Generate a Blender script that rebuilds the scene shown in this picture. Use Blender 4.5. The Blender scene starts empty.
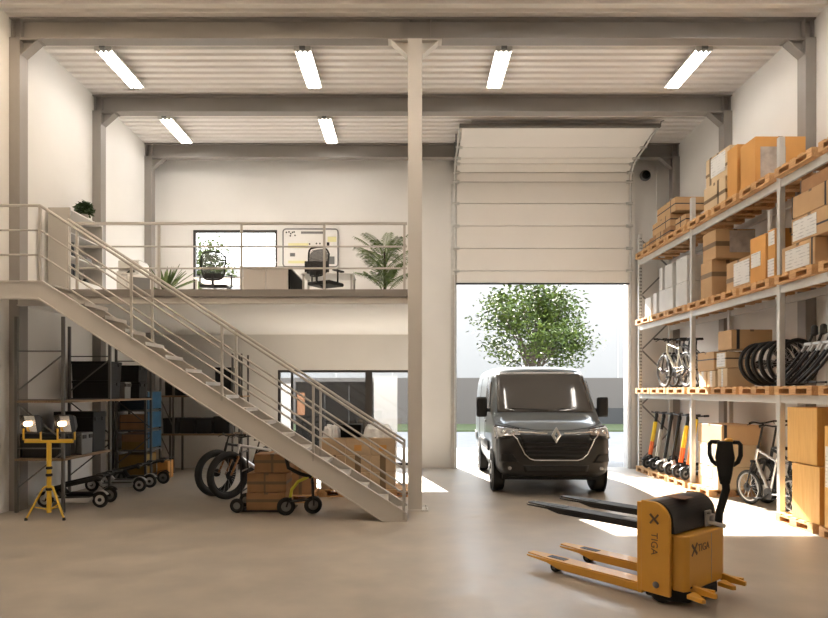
import bpy, bmesh, math, random
from mathutils import Vector, Matrix, Euler
from mathutils.bvhtree import BVHTree
rnd = random.Random(7)
PI = math.pi
scene = bpy.context.scene
COL = scene.collection

# ---------------------------------------------------------------- materials
def mat(name, color, rough=0.5, metal=0.0, var=0.0, scale=4.0, bump=0.0, bscale=40.0, coat=0.0, emit=None, estr=0.0, color2=None, detail=4.0, spec=None, rvar=0.0):
    m = bpy.data.materials.new(name); m.use_nodes = True
    nt = m.node_tree; b = nt.nodes['Principled BSDF']
    c = (color[0], color[1], color[2], 1)
    b.inputs['Base Color'].default_value = c
    b.inputs['Roughness'].default_value = rough
    b.inputs['Metallic'].default_value = metal
    if coat: b.inputs['Coat Weight'].default_value = coat
    if spec is not None: b.inputs['Specular IOR Level'].default_value = spec
    tc = nt.nodes.new('ShaderNodeTexCoord')
    if var or color2 or rvar:
        n = nt.nodes.new('ShaderNodeTexNoise'); n.inputs['Scale'].default_value = scale; n.inputs['Detail'].default_value = detail
        nt.links.new(tc.outputs['Object'], n.inputs['Vector'])
        r = nt.nodes.new('ShaderNodeValToRGB')
        r.color_ramp.elements[0].position = .3; r.color_ramp.elements[1].position = .7
        r.color_ramp.elements[0].color = tuple(max(0, x*(1-var)) for x in color)+(1,)
        c2 = color2 or tuple(min(1, x*(1+var)) for x in color)
        r.color_ramp.elements[1].color = tuple(c2)+(1,)
        nt.links.new(n.outputs['Fac'], r.inputs['Fac'])
        if var or color2: nt.links.new(r.outputs['Color'], b.inputs['Base Color'])
        if rvar:
            mr = nt.nodes.new('ShaderNodeMapRange')
            mr.inputs['From Min'].default_value = .3; mr.inputs['From Max'].default_value = .7
            mr.inputs['To Min'].default_value = rough-rvar; mr.inputs['To Max'].default_value = rough+rvar
            nt.links.new(n.outputs['Fac'], mr.inputs['Value']); nt.links.new(mr.outputs['Result'], b.inputs['Roughness'])
    if bump:
        n2 = nt.nodes.new('ShaderNodeTexNoise'); n2.inputs['Scale'].default_value = bscale; n2.inputs['Detail'].default_value = 3
        nt.links.new(tc.outputs['Object'], n2.inputs['Vector'])
        bp = nt.nodes.new('ShaderNodeBump'); bp.inputs['Strength'].default_value = bump; bp.inputs['Distance'].default_value = .02
        nt.links.new(n2.outputs['Fac'], bp.inputs['Height']); nt.links.new(bp.outputs['Normal'], b.inputs['Normal'])
    if emit:
        b.inputs['Emission Color'].default_value = tuple(emit)+(1,); b.inputs['Emission Strength'].default_value = estr
    return m

def wood(name, c1, c2, axis='X', scale=3.0, rough=.7):
    m = mat(name, c1, rough)
    nt = m.node_tree; b = nt.nodes['Principled BSDF']
    tc = nt.nodes.new('ShaderNodeTexCoord'); mp = nt.nodes.new('ShaderNodeMapping')
    s = [14, 14, 14]; s['XYZ'.index(axis)] = 1.2
    mp.inputs['Scale'].default_value = s
    n = nt.nodes.new('ShaderNodeTexNoise'); n.inputs['Scale'].default_value = scale; n.inputs['Detail'].default_value = 5; n.inputs['Distortion'].default_value = .6
    r = nt.nodes.new('ShaderNodeValToRGB'); r.color_ramp.elements[0].position = .32; r.color_ramp.elements[1].position = .68
    r.color_ramp.elements[0].color = tuple(c1)+(1,); r.color_ramp.elements[1].color = tuple(c2)+(1,)
    nt.links.new(tc.outputs['Object'], mp.inputs['Vector']); nt.links.new(mp.outputs['Vector'], n.inputs['Vector'])
    nt.links.new(n.outputs['Fac'], r.inputs['Fac']); nt.links.new(r.outputs['Color'], b.inputs['Base Color'])
    return m

def paper(name):
    m = mat(name, (.72, .72, .70), .6)
    nt = m.node_tree; b = nt.nodes['Principled BSDF']
    tc = nt.nodes.new('ShaderNodeTexCoord')
    v = nt.nodes.new('ShaderNodeTexWave'); v.wave_type = 'BANDS'; v.bands_direction = 'Z'; v.inputs['Scale'].default_value = 7; v.inputs['Distortion'].default_value = 0
    n = nt.nodes.new('ShaderNodeTexNoise'); n.inputs['Scale'].default_value = 9
    mm = nt.nodes.new('ShaderNodeMath'); mm.operation = 'MULTIPLY'
    r = nt.nodes.new('ShaderNodeValToRGB'); r.color_ramp.elements[0].position = .42; r.color_ramp.elements[0].color = (.72, .72, .70, 1)
    r.color_ramp.elements[1].position = .52; r.color_ramp.elements[1].color = (.50, .50, .50, 1)
    nt.links.new(tc.outputs['Object'], v.inputs['Vector']); nt.links.new(tc.outputs['Object'], n.inputs['Vector'])
    nt.links.new(v.outputs['Fac'], mm.inputs[0]); nt.links.new(n.outputs['Fac'], mm.inputs[1])
    nt.links.new(mm.outputs[0], r.inputs['Fac']); nt.links.new(r.outputs['Color'], b.inputs['Base Color'])
    return m

def glass(name, tint=(1, 1, 1), gloss=.045, rough=.0):
    m = bpy.data.materials.new(name); m.use_nodes = True
    nt = m.node_tree; nt.nodes.clear()
    o = nt.nodes.new('ShaderNodeOutputMaterial'); t = nt.nodes.new('ShaderNodeBsdfTransparent'); g = nt.nodes.new('ShaderNodeBsdfGlossy')
    t.inputs['Color'].default_value = tuple(tint)+(1,); g.inputs['Roughness'].default_value = rough
    mx = nt.nodes.new('ShaderNodeMixShader'); mx.inputs['Fac'].default_value = gloss
    nt.links.new(t.outputs[0], mx.inputs[1]); nt.links.new(g.outputs[0], mx.inputs[2]); nt.links.new(mx.outputs[0], o.inputs['Surface'])
    return m

M = {}
def floor_mat():
    m = mat('concrete_floor', (.36, .32, .27), .34)
    nt = m.node_tree; b = nt.nodes['Principled BSDF']; L = nt.links.new
    tc = nt.nodes.new('ShaderNodeTexCoord')
    def noise(s, d, dist=0):
        n = nt.nodes.new('ShaderNodeTexNoise'); n.inputs['Scale'].default_value = s; n.inputs['Detail'].default_value = d; n.inputs['Distortion'].default_value = dist
        L(tc.outputs['Object'], n.inputs['Vector']); return n
    a = noise(.55, 4); c = noise(2.2, 5); f = noise(60, 3)
    r1 = nt.nodes.new('ShaderNodeValToRGB'); r1.color_ramp.elements[0].position = .3; r1.color_ramp.elements[1].position = .72
    r1.color_ramp.elements[0].color = (.365, .325, .275, 1); r1.color_ramp.elements[1].color = (.475, .43, .375, 1)
    L(a.outputs['Fac'], r1.inputs['Fac'])
    r2 = nt.nodes.new('ShaderNodeValToRGB'); r2.color_ramp.elements[0].position = .35; r2.color_ramp.elements[1].position = .7
    r2.color_ramp.elements[0].color = (.86, .86, .86, 1); r2.color_ramp.elements[1].color = (1.08, 1.07, 1.05, 1)
    L(c.outputs['Fac'], r2.inputs['Fac'])
    mx = nt.nodes.new('ShaderNodeMix'); mx.data_type = 'RGBA'; mx.blend_type = 'MULTIPLY'; mx.inputs[0].default_value = 1
    L(r1.outputs['Color'], mx.inputs[6]); L(r2.outputs['Color'], mx.inputs[7]); L(mx.outputs[2], b.inputs['Base Color'])
    mr = nt.nodes.new('ShaderNodeMapRange'); mr.inputs['From Min'].default_value = .3; mr.inputs['From Max'].default_value = .7
    mr.inputs['To Min'].default_value = .31; mr.inputs['To Max'].default_value = .46
    L(c.outputs['Fac'], mr.inputs['Value']); L(mr.outputs['Result'], b.inputs['Roughness'])
    bp = nt.nodes.new('ShaderNodeBump'); bp.inputs['Strength'].default_value = .06; bp.inputs['Distance'].default_value = .01
    L(f.outputs['Fac'], bp.inputs['Height']); L(bp.outputs['Normal'], b.inputs['Normal'])
    return m

M['floor'] = floor_mat()
M['wall'] = mat('white_wall_paint', (.745, .735, .715), .75, var=.04, scale=.7, bump=.05, bscale=90)
M['soffit'] = mat('bright_soffit_paint', (.86, .85, .83), .7)
M['deck'] = mat('white_roof_deck', (.80, .77, .73), .5)
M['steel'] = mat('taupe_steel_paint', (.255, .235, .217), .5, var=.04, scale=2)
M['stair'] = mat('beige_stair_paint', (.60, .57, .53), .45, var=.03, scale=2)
M['tread'] = mat('galvanised_tread', (.55, .52, .48), .42, metal=.3, var=.06, scale=8)
M['rail'] = mat('beige_rail_paint', (.48, .455, .42), .4)
M['galv'] = mat('galvanised_steel', (.62, .62, .60), .42, metal=.55, var=.08, scale=9)
M['rackmetal'] = mat('grey_rack_paint', (.60, .60, .58), .45, metal=.25, var=.04, scale=6)
M['brace'] = mat('grey_brace', (.20, .20, .20), .5, metal=.3)
M['darkrack'] = mat('dark_shelf_steel', (.13, .125, .12), .5, metal=.3)
M['shelfboard'] = wood('shelf_board', (.20, .13, .075), (.30, .20, .12), 'Y')
M['pallet'] = wood('pallet_pine', (.50, .28, .115), (.68, .42, .20), 'X')
M['pallet_y'] = wood('pallet_pine_boards', (.46, .25, .10), (.64, .38, .18), 'Y')
M['tan'] = mat('tan_cardboard', (.52, .335, .175), .8, var=.06, scale=3, bump=.05, bscale=60)
M['pale'] = mat('pale_cardboard', (.64, .49, .31), .8, var=.05, scale=3)
M['orange'] = mat('orange_cardboard', (.62, .315, .09), .75, var=.06, scale=2.5)
M['yellowbox'] = wood('golden_board', (.60, .33, .085), (.70, .42, .13), 'Z', 2.0, .6)
M['brown'] = mat('brown_cardboard', (.37, .205, .10), .8, var=.12, scale=5)
M['stackbrown'] = mat('kraft_cardboard', (.53, .39, .25), .8, var=.08, scale=5)
M['whitebox'] = mat('white_carton', (.66, .65, .63), .6, var=.04, scale=4)
M['tape'] = mat('brown_tape', (.20, .135, .075), .45)
M['strap'] = mat('black_strap', (.03, .03, .035), .5)
M['paper'] = paper('printed_paper')
M['greyfilm'] = mat('grey_panel_film', (.42, .37, .33), .4, var=.25, scale=7)
M['crate'] = mat('dark_grey_plastic', (.02, .02, .021), .55, var=.15, scale=6, spec=.2)
M['crate_l'] = mat('mid_grey_plastic', (.16, .165, .17), .5)
M['navy'] = mat('navy_plastic', (.02, .045, .075), .5)
M['blue'] = mat('blue_panel', (.025, .11, .22), .5, var=.15, scale=5)
M['ochre'] = mat('ochre_board', (.30, .19, .05), .7, var=.1, scale=4)
M['rubber'] = mat('black_rubber', (.018, .018, .018), .75, bump=.1, bscale=120)
M['black'] = mat('black_plastic', (.018, .018, .018), .5, spec=.25)
M['satin'] = mat('satin_black_metal', (.022, .022, .024), .4, metal=.2, spec=.35)
M['silver'] = mat('silver_metal', (.68, .68, .68), .28, metal=.9)
M['chrome'] = mat('chrome', (.85, .85, .85), .12, metal=1)
M['white'] = mat('white_enamel', (.78, .77, .75), .4)
M['cream'] = mat('cream_enamel', (.70, .66, .55), .35)
M['machine'] = mat('machine_yellow', (.69, .35, .042), .38, coat=.3, var=.03, scale=3)
M['scoot_y'] = mat('scooter_yellow', (.80, .55, .03), .35)
M['scoot_o'] = mat('scooter_orange', (.80, .16, .04), .35)
M['scoot_g'] = mat('scooter_grey', (.45, .42, .37), .4)
M['standyellow'] = mat('yellow_stand_paint', (.74, .47, .04), .4)
M['lime'] = mat('lime_yellow_paint', (.62, .58, .05), .35)
M['forkbrown'] = mat('bronze_fork', (.28, .13, .05), .35, metal=.5)
M['red'] = mat('red_plastic', (.70, .04, .03), .35)
M['vanpaint'] = mat('slate_grey_car_paint', (.135, .158, .175), .36, metal=.25, coat=.6)
M['vanplastic'] = mat('dark_bumper_plastic', (.015, .014, .013), .4)
M['vanglass'] = mat('dark_windscreen', (.065, .062, .058), .1, coat=.4)
M['lampglass'] = mat('headlight_glass', (.55, .55, .55), .12, metal=.6, coat=.8)
M['tube'] = mat('lit_fluorescent_tube', (.9, .9, .9), .4, emit=(1, .92, .84), estr=22)
M['tube_warm'] = mat('lit_warm_tube', (.9, .9, .9), .4, emit=(1, .79, .575), estr=64)
M['tube_soft'] = mat('lit_white_tube', (.9, .9, .9), .4, emit=(1, .92, .84), estr=36)
M['fixture'] = mat('grey_fixture_tray', (.60, .58, .55), .35, metal=.3)
M['flood'] = mat('lit_flood_lamp', (1, .9, .8), .4, emit=(1, .66, .38), estr=6)
M['winframe'] = mat('dark_window_frame', (.045, .04, .037), .4, metal=.3)
M['glass'] = glass('window_glass')
M['doorpanel'] = mat('white_door_panel', (.79, .77, .735), .4, var=.02, scale=1)
M['seam'] = mat('shadow_gap_and_trim_grey', (.46, .43, .39), .6)
M['doorback'] = mat('grey_panel_edge', (.16, .145, .13), .5)
M['desk'] = mat('grey_desk_front', (.42, .39, .36), .5)
M['desktop'] = mat('dark_desk_top', (.14, .125, .11), .4)
M['officegrey'] = mat('office_grey', (.46, .44, .41), .5)
M['note'] = mat('pale_yellow_note', (.78, .75, .42), .7)
M['leaf'] = mat('palm_leaf', (.055, .115, .022), .45, var=.4, scale=9, color2=(.16, .24, .06))
M['leafd'] = mat('dark_leaf', (.035, .07, .02), .5, var=.3, scale=9)
M['logo'] = mat('brown_logo_print', (.12, .075, .035), .5)
M['treeleaf'] = mat('tree_leaf', (.028, .05, .007), .6, var=.3, scale=2.2, color2=(.07, .10, .016), spec=.2)
M['bark'] = mat('bark', (.045, .034, .024), .9, var=.3, scale=12)
M['pot'] = mat('pot_ceramic', (.30, .28, .26), .5)
M['asphalt'] = mat('asphalt', (.17, .165, .16), .85, var=.1, scale=3)
M['grass'] = mat('lawn_green', (.04, .055, .012), .9, var=.3, scale=6)
M['facade'] = mat('white_facade', (.20, .198, .196), .6)
M['plinth'] = mat('brown_grey_plinth', (.068, .059, .052), .7)
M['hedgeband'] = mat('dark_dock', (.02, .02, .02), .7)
M['film'] = mat('clear_white_film', (.70, .69, .67), .25, var=.1, scale=6, bump=.8, bscale=9)
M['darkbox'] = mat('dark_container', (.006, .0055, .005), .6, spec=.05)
M['beamdark'] = mat('orange_brown_panel', (.12, .045, .012), .5)

# ---------------------------------------------------------------- mesh builder
class MB:
    def __init__(s): s.v = []; s.f = []
    def add(s, vs, fs):
        o = len(s.v); s.v += [tuple(p) for p in vs]; s.f += [tuple(i+o for i in f) for f in fs]; return s
    def box(s, x0, x1, y0, y1, z0, z1, mx=None):
        vs = [Vector(p) for p in ((x0,y0,z0),(x1,y0,z0),(x1,y1,z0),(x0,y1,z0),(x0,y0,z1),(x1,y0,z1),(x1,y1,z1),(x0,y1,z1))]
        if mx: vs = [mx @ p for p in vs]
        return s.add(vs, [(0,3,2,1),(4,5,6,7),(0,1,5,4),(1,2,6,5),(2,3,7,6),(3,0,4,7)])
    def cbox(s, c, d, mx=None):
        return s.box(c[0]-d[0]/2, c[0]+d[0]/2, c[1]-d[1]/2, c[1]+d[1]/2, c[2]-d[2]/2, c[2]+d[2]/2, mx)
    def bar(s, p0, p1, w, h, up=(0, 0, 1)):
        p0, p1 = Vector(p0), Vector(p1); d = (p1-p0).normalized(); up = Vector(up)
        if abs(d.dot(up)) > .98: up = Vector((0, 1, 0)) if abs(d.y) < .9 else Vector((1, 0, 0))
        sx = d.cross(up).normalized(); sz = sx.cross(d).normalized()
        vs = []
        for p in (p0, p1):
            for a, b in ((-1,-1),(1,-1),(1,1),(-1,1)): vs.append(p+sx*a*w/2+sz*b*h/2)
        return s.add(vs, [(0,1,2,3),(7,6,5,4),(0,4,5,1),(1,5,6,2),(2,6,7,3),(3,7,4,0)])
    def path(s, pts, r, n=8, closed=False, r1=None):
        pts = [Vector(p) for p in pts]; k = len(pts); rings = []; nrm = None
        for i, p in enumerate(pts):
            if closed: d = (pts[(i+1) % k]-pts[i-1])
            elif i == 0: d = pts[1]-p
            elif i == k-1: d = p-pts[i-1]
            else: d = (pts[i+1]-p).normalized()+(p-pts[i-1]).normalized()
            d = d.normalized() if d.length > 1e-9 else Vector((0, 0, 1))
            if nrm is None:
                a = Vector((0, 0, 1)) if abs(d.z) < .9 else Vector((1, 0, 0))
                nrm = d.cross(a).normalized()
            else:
                nrm = (nrm-d*nrm.dot(d))
                nrm = nrm.normalized() if nrm.length > 1e-6 else d.orthogonal().normalized()
            b = d.cross(nrm)
            rr = r if r1 is None else r+(r1-r)*i/(k-1)
            rings.append([p+(nrm*math.cos(2*PI*j/n)+b*math.sin(2*PI*j/n))*rr for j in range(n)])
        vs = [q for g in rings for q in g]; fs = []
        m = k if closed else k-1
        for i in range(m):
            i2 = (i+1) % k
            for j in range(n): fs.append((i*n+j, i*n+(j+1) % n, i2*n+(j+1) % n, i2*n+j))
        if not closed: fs += [tuple(reversed(range(n))), tuple((k-1)*n+j for j in range(n))]
        return s.add(vs, fs)
    def tube(s, p0, p1, r, n=8, r1=None): return s.path([p0, p1], r, n, r1=r1)
    def prism(s, poly, h0, h1, plane='xz'):
        # extrude polygon (a,b) between h0 and h1 on the remaining axis
        def P(a, b, h): return {'xz': (a, h, b), 'xy': (a, b, h), 'yz': (h, a, b)}[plane]
        n = len(poly)
        vs = [P(a, b, h0) for a, b in poly]+[P(a, b, h1) for a, b in poly]
        fs = [tuple(range(n)), tuple(reversed(range(n, 2*n)))]+[(i, i+n, (i+1) % n+n, (i+1) % n) for i in range(n)]
        return s.add(vs, fs)
    def lathe(s, prof, c=(0,0,0), axis='z', n=16):
        c = Vector(c); vs = []; k = len(prof)
        for r, h in prof:
            for j in range(n):
                a = 2*PI*j/n; u, w = r*math.cos(a), r*math.sin(a)
                vs.append(c+Vector({'z': (u, w, h), 'y': (u, h, w), 'x': (h, u, w)}[axis]))
        fs = []
        for i in range(k-1):
            for j in range(n): fs.append((i*n+j, i*n+(j+1) % n, (i+1)*n+(j+1) % n, (i+1)*n+j))
        fs += [tuple(reversed(range(n))), tuple((k-1)*n+j for j in range(n))]
        return s.add(vs, fs)
    def torus(s, c, axis, R, r, n=28, m=8, flat=1.0):
        c = Vector(c); vs = []; fs = []
        for i in range(n):
            a = 2*PI*i/n
            for j in range(m):
                t = 2*PI*j/m; rr = R+r*math.cos(t); h = r*flat*math.sin(t); u, w = rr*math.cos(a), rr*math.sin(a)
                vs.append(c+Vector({'z': (u, w, h), 'y': (u, h, w), 'x': (h, u, w)}[axis]))
        for i in range(n):
            for j in range(m): fs.append((i*m+j, ((i+1) % n)*m+j, ((i+1) % n)*m+(j+1) % m, i*m+(j+1) % m))
        return s.add(vs, fs)
    def sphere(s, c, r, n=12, m=8, sz=1.0):
        prof = [(max(1e-4, r*math.sin(PI*i/m)), -r*sz*math.cos(PI*i/m)) for i in range(m+1)]
        return s.lathe(prof, c, 'z', n)
    def quad(s, a, b, c, d): return s.add([a, b, c, d], [(0, 1, 2, 3)])
    def build(s, name, material, parent=None, loc=None, rot=None, bevel=0, seg=1, smooth=False, fix=True, shift=None):
        me = bpy.data.meshes.new(name)
        vs = s.v
        if shift: vs = [(a-shift[0], b-shift[1], c-shift[2]) for a, b, c in vs]
        me.from_pydata(vs, [], s.f)
        if fix:
            bm = bmesh.new(); bm.from_mesh(me); bmesh.ops.recalc_face_normals(bm, faces=bm.faces); bm.to_mesh(me); bm.free()
        if smooth:
            me.polygons.foreach_set('use_smooth', [True]*len(me.polygons)); me.set_sharp_from_angle(angle=.75)
        me.update()
        o = bpy.data.objects.new(name, me); COL.objects.link(o)
        if material: me.materials.append(M[material] if isinstance(material, str) else material)
        if parent: o.parent = parent
        if loc: o.location = loc
        if rot: o.rotation_euler = rot
        if bevel:
            b = o.modifiers.new('bevel', 'BEVEL'); b.width = bevel; b.segments = seg; b.limit_method = 'ANGLE'; b.angle_limit = .7
        return o

def tag(o, label, cat, group=None):
    o['label'] = label; o['category'] = cat
    if group: o['group'] = group
    return o
def thing(name, label, cat, loc=(0,0,0), rz=0, group=None):
    o = bpy.data.objects.new(name, None); COL.objects.link(o); o.empty_display_size = .1
    o.location = loc; o.rotation_euler = (0, 0, rz)
    return tag(o, label, cat, group)
def struct(o): o['kind'] = 'structure'; return o
KIDS = {}
def dup(root, loc, rz=None, label=None, group=None):
    def cp(o, parent):
        c = o.copy(); COL.objects.link(c); c.parent = parent
        for ch in o.children: cp(ch, c)
        return c
    r = cp(root, None); r.location = loc
    if rz is not None: r.rotation_euler = (0, 0, rz)
    if label: r['label'] = label
    if group: r['group'] = group
    return r
def B(x0, x1, y0, y1, z0, z1): return MB().box(x0, x1, y0, y1, z0, z1)
H = 1.8; F = 620.0; VX, VY = 411.0, 391.0
# ---------------------------------------------------------------- room shell
XL, XR, YB, YF, ZC = -6.03, 6.08, 14.5, -4.0, 7.42
struct(B(XL-.2, XR+.2, YF-.2, YB+.2, -.2, 0).build('floor', 'floor'))
struct(B(XL-.2, XL, YF-.2, YB+.2, 0, ZC).build('wall_left', 'wall'))
struct(B(XR, XR+.2, YF-.2, YB+.2, 0, ZC).build('wall_right', 'wall'))
struct(B(XL, XR, YF-.2, YF, 0, ZC).build('wall_front', 'wall'))
w = MB(); y0, y1 = YB, YB+.2
DX0, DX1, DZ = 1.06, 5.04, 4.40          # roller door opening
GX0, GX1, GZ0, GZ1 = -3.12, -.02, .06, 2.29   # lower glazing
UX0, UX1, UZ0, UZ1 = -5.10, -3.13, 4.0, 5.57  # office window
w.box(XL, GX0, y0, y1, 0, UZ0); w.box(GX0, GX1, y0, y1, 0, GZ0); w.box(GX0, GX1, y0, y1, GZ1, UZ0)
w.box(GX1, DX0, y0, y1, 0, UZ0); w.box(DX1, XR, y0, y1, 0, UZ0)
w.box(XL, UX0, y0, y1, UZ0, UZ1); w.box(UX1, DX0, y0, y1, UZ0, UZ1); w.box(DX1, XR, y0, y1, UZ0, UZ1)
w.box(DX0, DX1, y0, y1, DZ, UZ1); w.box(XL, XR, y0, y1, UZ1, ZC)
struct(w.build('wall_back', 'wall'))
# corrugated roof deck
c = MB(); prof = []; y = YF-.2
while y < YB+.25:
    prof += [(y, .0), (y+.105, .0), (y+.125, .06), (y+.18, .06)]; y += .2
n = len(prof)
vs = [(XL-.2, a, ZC+b) for a, b in prof]+[(XR+.2, a, ZC+b) for a, b in prof]
c.add(vs, [(i, i+1, n+i+1, n+i) for i in range(n-1)])
struct(c.build('ceiling', 'deck', fix=False))
struct(B(XL-.2, XR+.2, YF-.2, YB+.25, ZC+.075, ZC+.2).build('ceiling_roof_slab', 'deck'))

# ---- steel portal frames
def ibeam_x(b, x0, x1, yc, zb, zt, fw=.2, tf=.018):
    b.box(x0, x1, yc-fw/2, yc+fw/2, zb, zb+tf); b.box(x0, x1, yc-fw/2, yc+fw/2, zt-tf, zt); b.box(x0, x1, yc-.006, yc+.006, zb+tf, zt-tf)
def stiff(b, x, yc, zb, zt, fw=.2): b.box(x-.006, x+.006, yc-fw/2+.012, yc+fw/2-.012, zb+.018, zt-.018)
ZB, ZT = 7.09, 7.41
FR = (9.4, 11.83, 14.12)
for k, yc in enumerate(FR):
    b = MB(); ibeam_x(b, XL, XR, yc, ZB, ZT)
    for x in (XL+.03, XL+.16, XR-.16, XR-.03): stiff(b, x, yc, ZB, ZT)
    if k == 0: stiff(b, -.04, yc, ZB, ZT); stiff(b, .30, yc, ZB, ZT)
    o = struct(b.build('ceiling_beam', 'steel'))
    for sgn, xw in ((1, XL), (-1, XR)):
        p = MB(); xi = xw+sgn*.16
        xa, xb = sorted((xw, xi))
        # wall column: flanges facing the room and the wall, web between
        t = .014
        p.box(min(xi, xi-sgn*t), max(xi, xi-sgn*t), yc-.1, yc+.1, 0, ZB); p.box(min(xw, xw+sgn*t), max(xw, xw+sgn*t), yc-.1, yc+.1, 0, ZB)
        p.box(xa+.014, xb-.014, yc-.1, yc-.088, 0, ZB)
        # knee bracket
        p.prism([(xi, ZB), (xi+sgn*.26, ZB), (xi+sgn*.23, ZB-.03), (xi, ZB-.22)], yc-.008, yc+.008, 'xz')
        p.bar((xi+sgn*.24, yc, ZB-.02), (xi+sgn*.005, yc, ZB-.225), .16, .014)
        p.box(min(xi, xi+sgn*.28), max(xi, xi+sgn*.28), yc-.09, yc+.09, ZB-.014, ZB)
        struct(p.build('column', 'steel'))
p = MB(); yc = FR[0]
p.box(-.045, .165, yc-.1, yc-.086, .02, ZB); p.box(-.045, .165, yc+.086, yc+.1, .02, ZB); p.box(-.045, -.031, yc-.086, yc+.086, .02, ZB); p.box(.151, .165, yc-.086, yc+.086, .02, ZB)
p.box(-.12, .26, yc-.14, yc+.14, 0, .02)
for sx, x in ((-1, -.045), (1, .165)):
    p.prism([(x, ZB), (x+sx*.26, ZB), (x+sx*.23, ZB-.03), (x, ZB-.22)], yc-.008, yc+.008, 'xz')
    p.bar((x+sx*.24, yc, ZB-.02), (x+sx*.005, yc, ZB-.225), .16, .014)
    p.box(min(x, x+sx*.3), max(x, x+sx*.3), yc-.09, yc+.09, ZB-.014, ZB)
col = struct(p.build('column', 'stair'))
bb = MB()
for x in (-.09, .23):
    for y in (yc-.11, yc+.11): bb.tube((x, y, .02), (x, y, .055), .012, 6)
bb.build('anchor_bolts', 'galv', col)
# conduit down the back wall by the right corner
struct(MB().tube((5.74, 14.46, 4.4), (5.74, 14.46, 7.05), .018).build('trim_1', 'wall'))

# ---- fluorescent fixtures
FXZ = 7.30
def fixture(label):
    t = thing('ceiling_light', label, 'ceiling light', group='three-tube fluorescent ceiling lights')
    b = MB().box(-.135, .135, -.62, .62, .045, .06).box(-.135, -.127, -.62, .62, .005, .045).box(.127, .135, -.62, .62, .005, .045).box(-.06, .06, -.6, .6, .06, .105)
    b.build('fixture_tray', 'fixture', t, bevel=.004)
    for yy in (-.63, .61): B(-.135, .135, yy, yy+.02, -.015, .06).build('end_plate', 'fixture', t)
    for x in (-.08, 0, .08):
        tb = MB().tube((x, -.585, 0), (x, .585, 0), .027, 10).build('tube', 'tube', t, smooth=True)
        for ya in (-.6, .585): MB().tube((x, ya, 0), (x, ya+.015, 0), .027, 10).build('tube_cap', 'black', tb)
    for y in (-.45, .45): MB().tube((0, y, .105), (0, y, .13), .03, 8).build('mount', 'brace', t)
    B(-.045, .045, -.665, -.631, .0, .12).build('end_bracket', 'brace', t)
    return t
fl = [(-4.97, 10.62, 'fluorescent ceiling light nearest the left wall, between the first two roof beams'),
      (-1.75, 10.62, 'fluorescent ceiling light above the sloping stair, second from the left in the front row'),
      (1.50, 10.62, 'fluorescent ceiling light just right of the central steel column'),
      (4.73, 10.62, 'fluorescent ceiling light above the pallet rack by the right wall'),
      (-4.97, 13.12, 'small far fluorescent ceiling light above the office window'),
      (-1.75, 13.12, 'far fluorescent ceiling light above the office whiteboard')]
for yy in (8.0, 5.4):
    for i, x in enumerate((-4.97, -1.75, 1.5, 4.73)):
        fl.append((x, yy, 'fluorescent ceiling light out of view over the front of the hall'))
f0 = None
for x, y, lab in fl:
    if f0 is None: f0 = fixture(lab); f0.location = (x, y, FXZ); o = f0
    else: o = dup(f0, (x, y, FXZ), 0, lab, 'unseen lights over the front of the hall' if 'out of view' in lab else None)
    if 'out of view' in lab:
        for c in o.children:
            if c.name.split('.')[0] == 'tube': c.data = c.data.copy(); c.data.materials[0] = M['tube_warm' if x < 0 else 'tube_soft']

# ---- sectional door
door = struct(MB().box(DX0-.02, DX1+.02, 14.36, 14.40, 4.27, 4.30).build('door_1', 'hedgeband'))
pan = MB(); T = .045
zs = [4.30, 4.58, 5.10, 5.62, 6.14, 6.64]
def slab(b, p0, p1, t):   # p=(y,z); panel of thickness t behind/above
    d = (Vector((p1[0]-p0[0], p1[1]-p0[1]))).normalized(); nx, nz = d.y, -d.x
    L = (Vector(p1)-Vector(p0)).length
    g = .006; a = Vector(p0)+d*g; e = Vector(p1)-d*g
    poly = [(a.x, a.y), (e.x, e.y), (e.x+nx*t, e.y+nz*t), (a.x+nx*t, a.y+nz*t)]
    b.prism(poly, DX0, DX1, 'yz')
curve = [(14.36, 6.64)]
for k in range(1, 4):
    a = k*PI/6; curve.append((14.36-.40*(1-math.cos(a)), 6.64+.40*math.sin(a)))
hor = [curve[-1], (13.50, 7.10), (12.82, 7.235)]
allp = [(14.36, z) for z in zs]+curve[1:]+hor[1:]
for i in range(len(allp)-1):
    MBo = MB(); slab(MBo, allp[i], allp[i+1], T)
    MBo.build('panel', 'doorpanel', door, bevel=.004)
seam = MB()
for i in range(1, len(allp)-1): seam.bar((DX0, allp[i][0]+.016, allp[i][1]+.01), (DX1, allp[i][0]+.016, allp[i][1]+.01), .009, .010)  # grey strips colour in the shadow of the gaps between door panels
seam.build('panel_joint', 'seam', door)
MB().box(DX0-.06, DX1+.10, 12.74, 12.82, 7.235, 7.30).build('front_stiffener', 'doorback', door)
for sx, x in ((-1, DX0), (1, DX1)):
    xo = x+sx*.05
    t = MB(); t.box(min(x, x+sx*.13), max(x, x+sx*.13), 14.44, 14.49, 0, 6.62)
    t.build('jamb_plate', 'galv', door)
    t = MB(); t.path([(xo, a-.02, b) for a, b in [(14.40, .0)]+[(14.40, 6.5)]+curve[1:]+hor[1:]], .022, 6)
    t.build('track', 'galv', door)
    r = MB()
    for a, b in allp[1:-1]: r.tube((x-sx*.06, a-.03, b), (x+sx*.09, a-.03, b), .026, 8); r.cbox((x-sx*.02, a-.01, b), (.08, .03, .07))
    r.build('roller', 'galv', door)
    for k, (a, b) in enumerate(hor):
        if b < 7.2: MB().bar((xo+sx*.03, a, b), (xo+sx*.03, a, 7.40), .03, .012).build('hanger', 'brace', door)
h = MB().path([(DX1+.10, 12.78, 7.26), (DX1+.10, 12.74, 7.34), (DX1+.16, 12.74, 7.36)], .012, 6)
h.build('spring_hook', 'brace', door)
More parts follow.
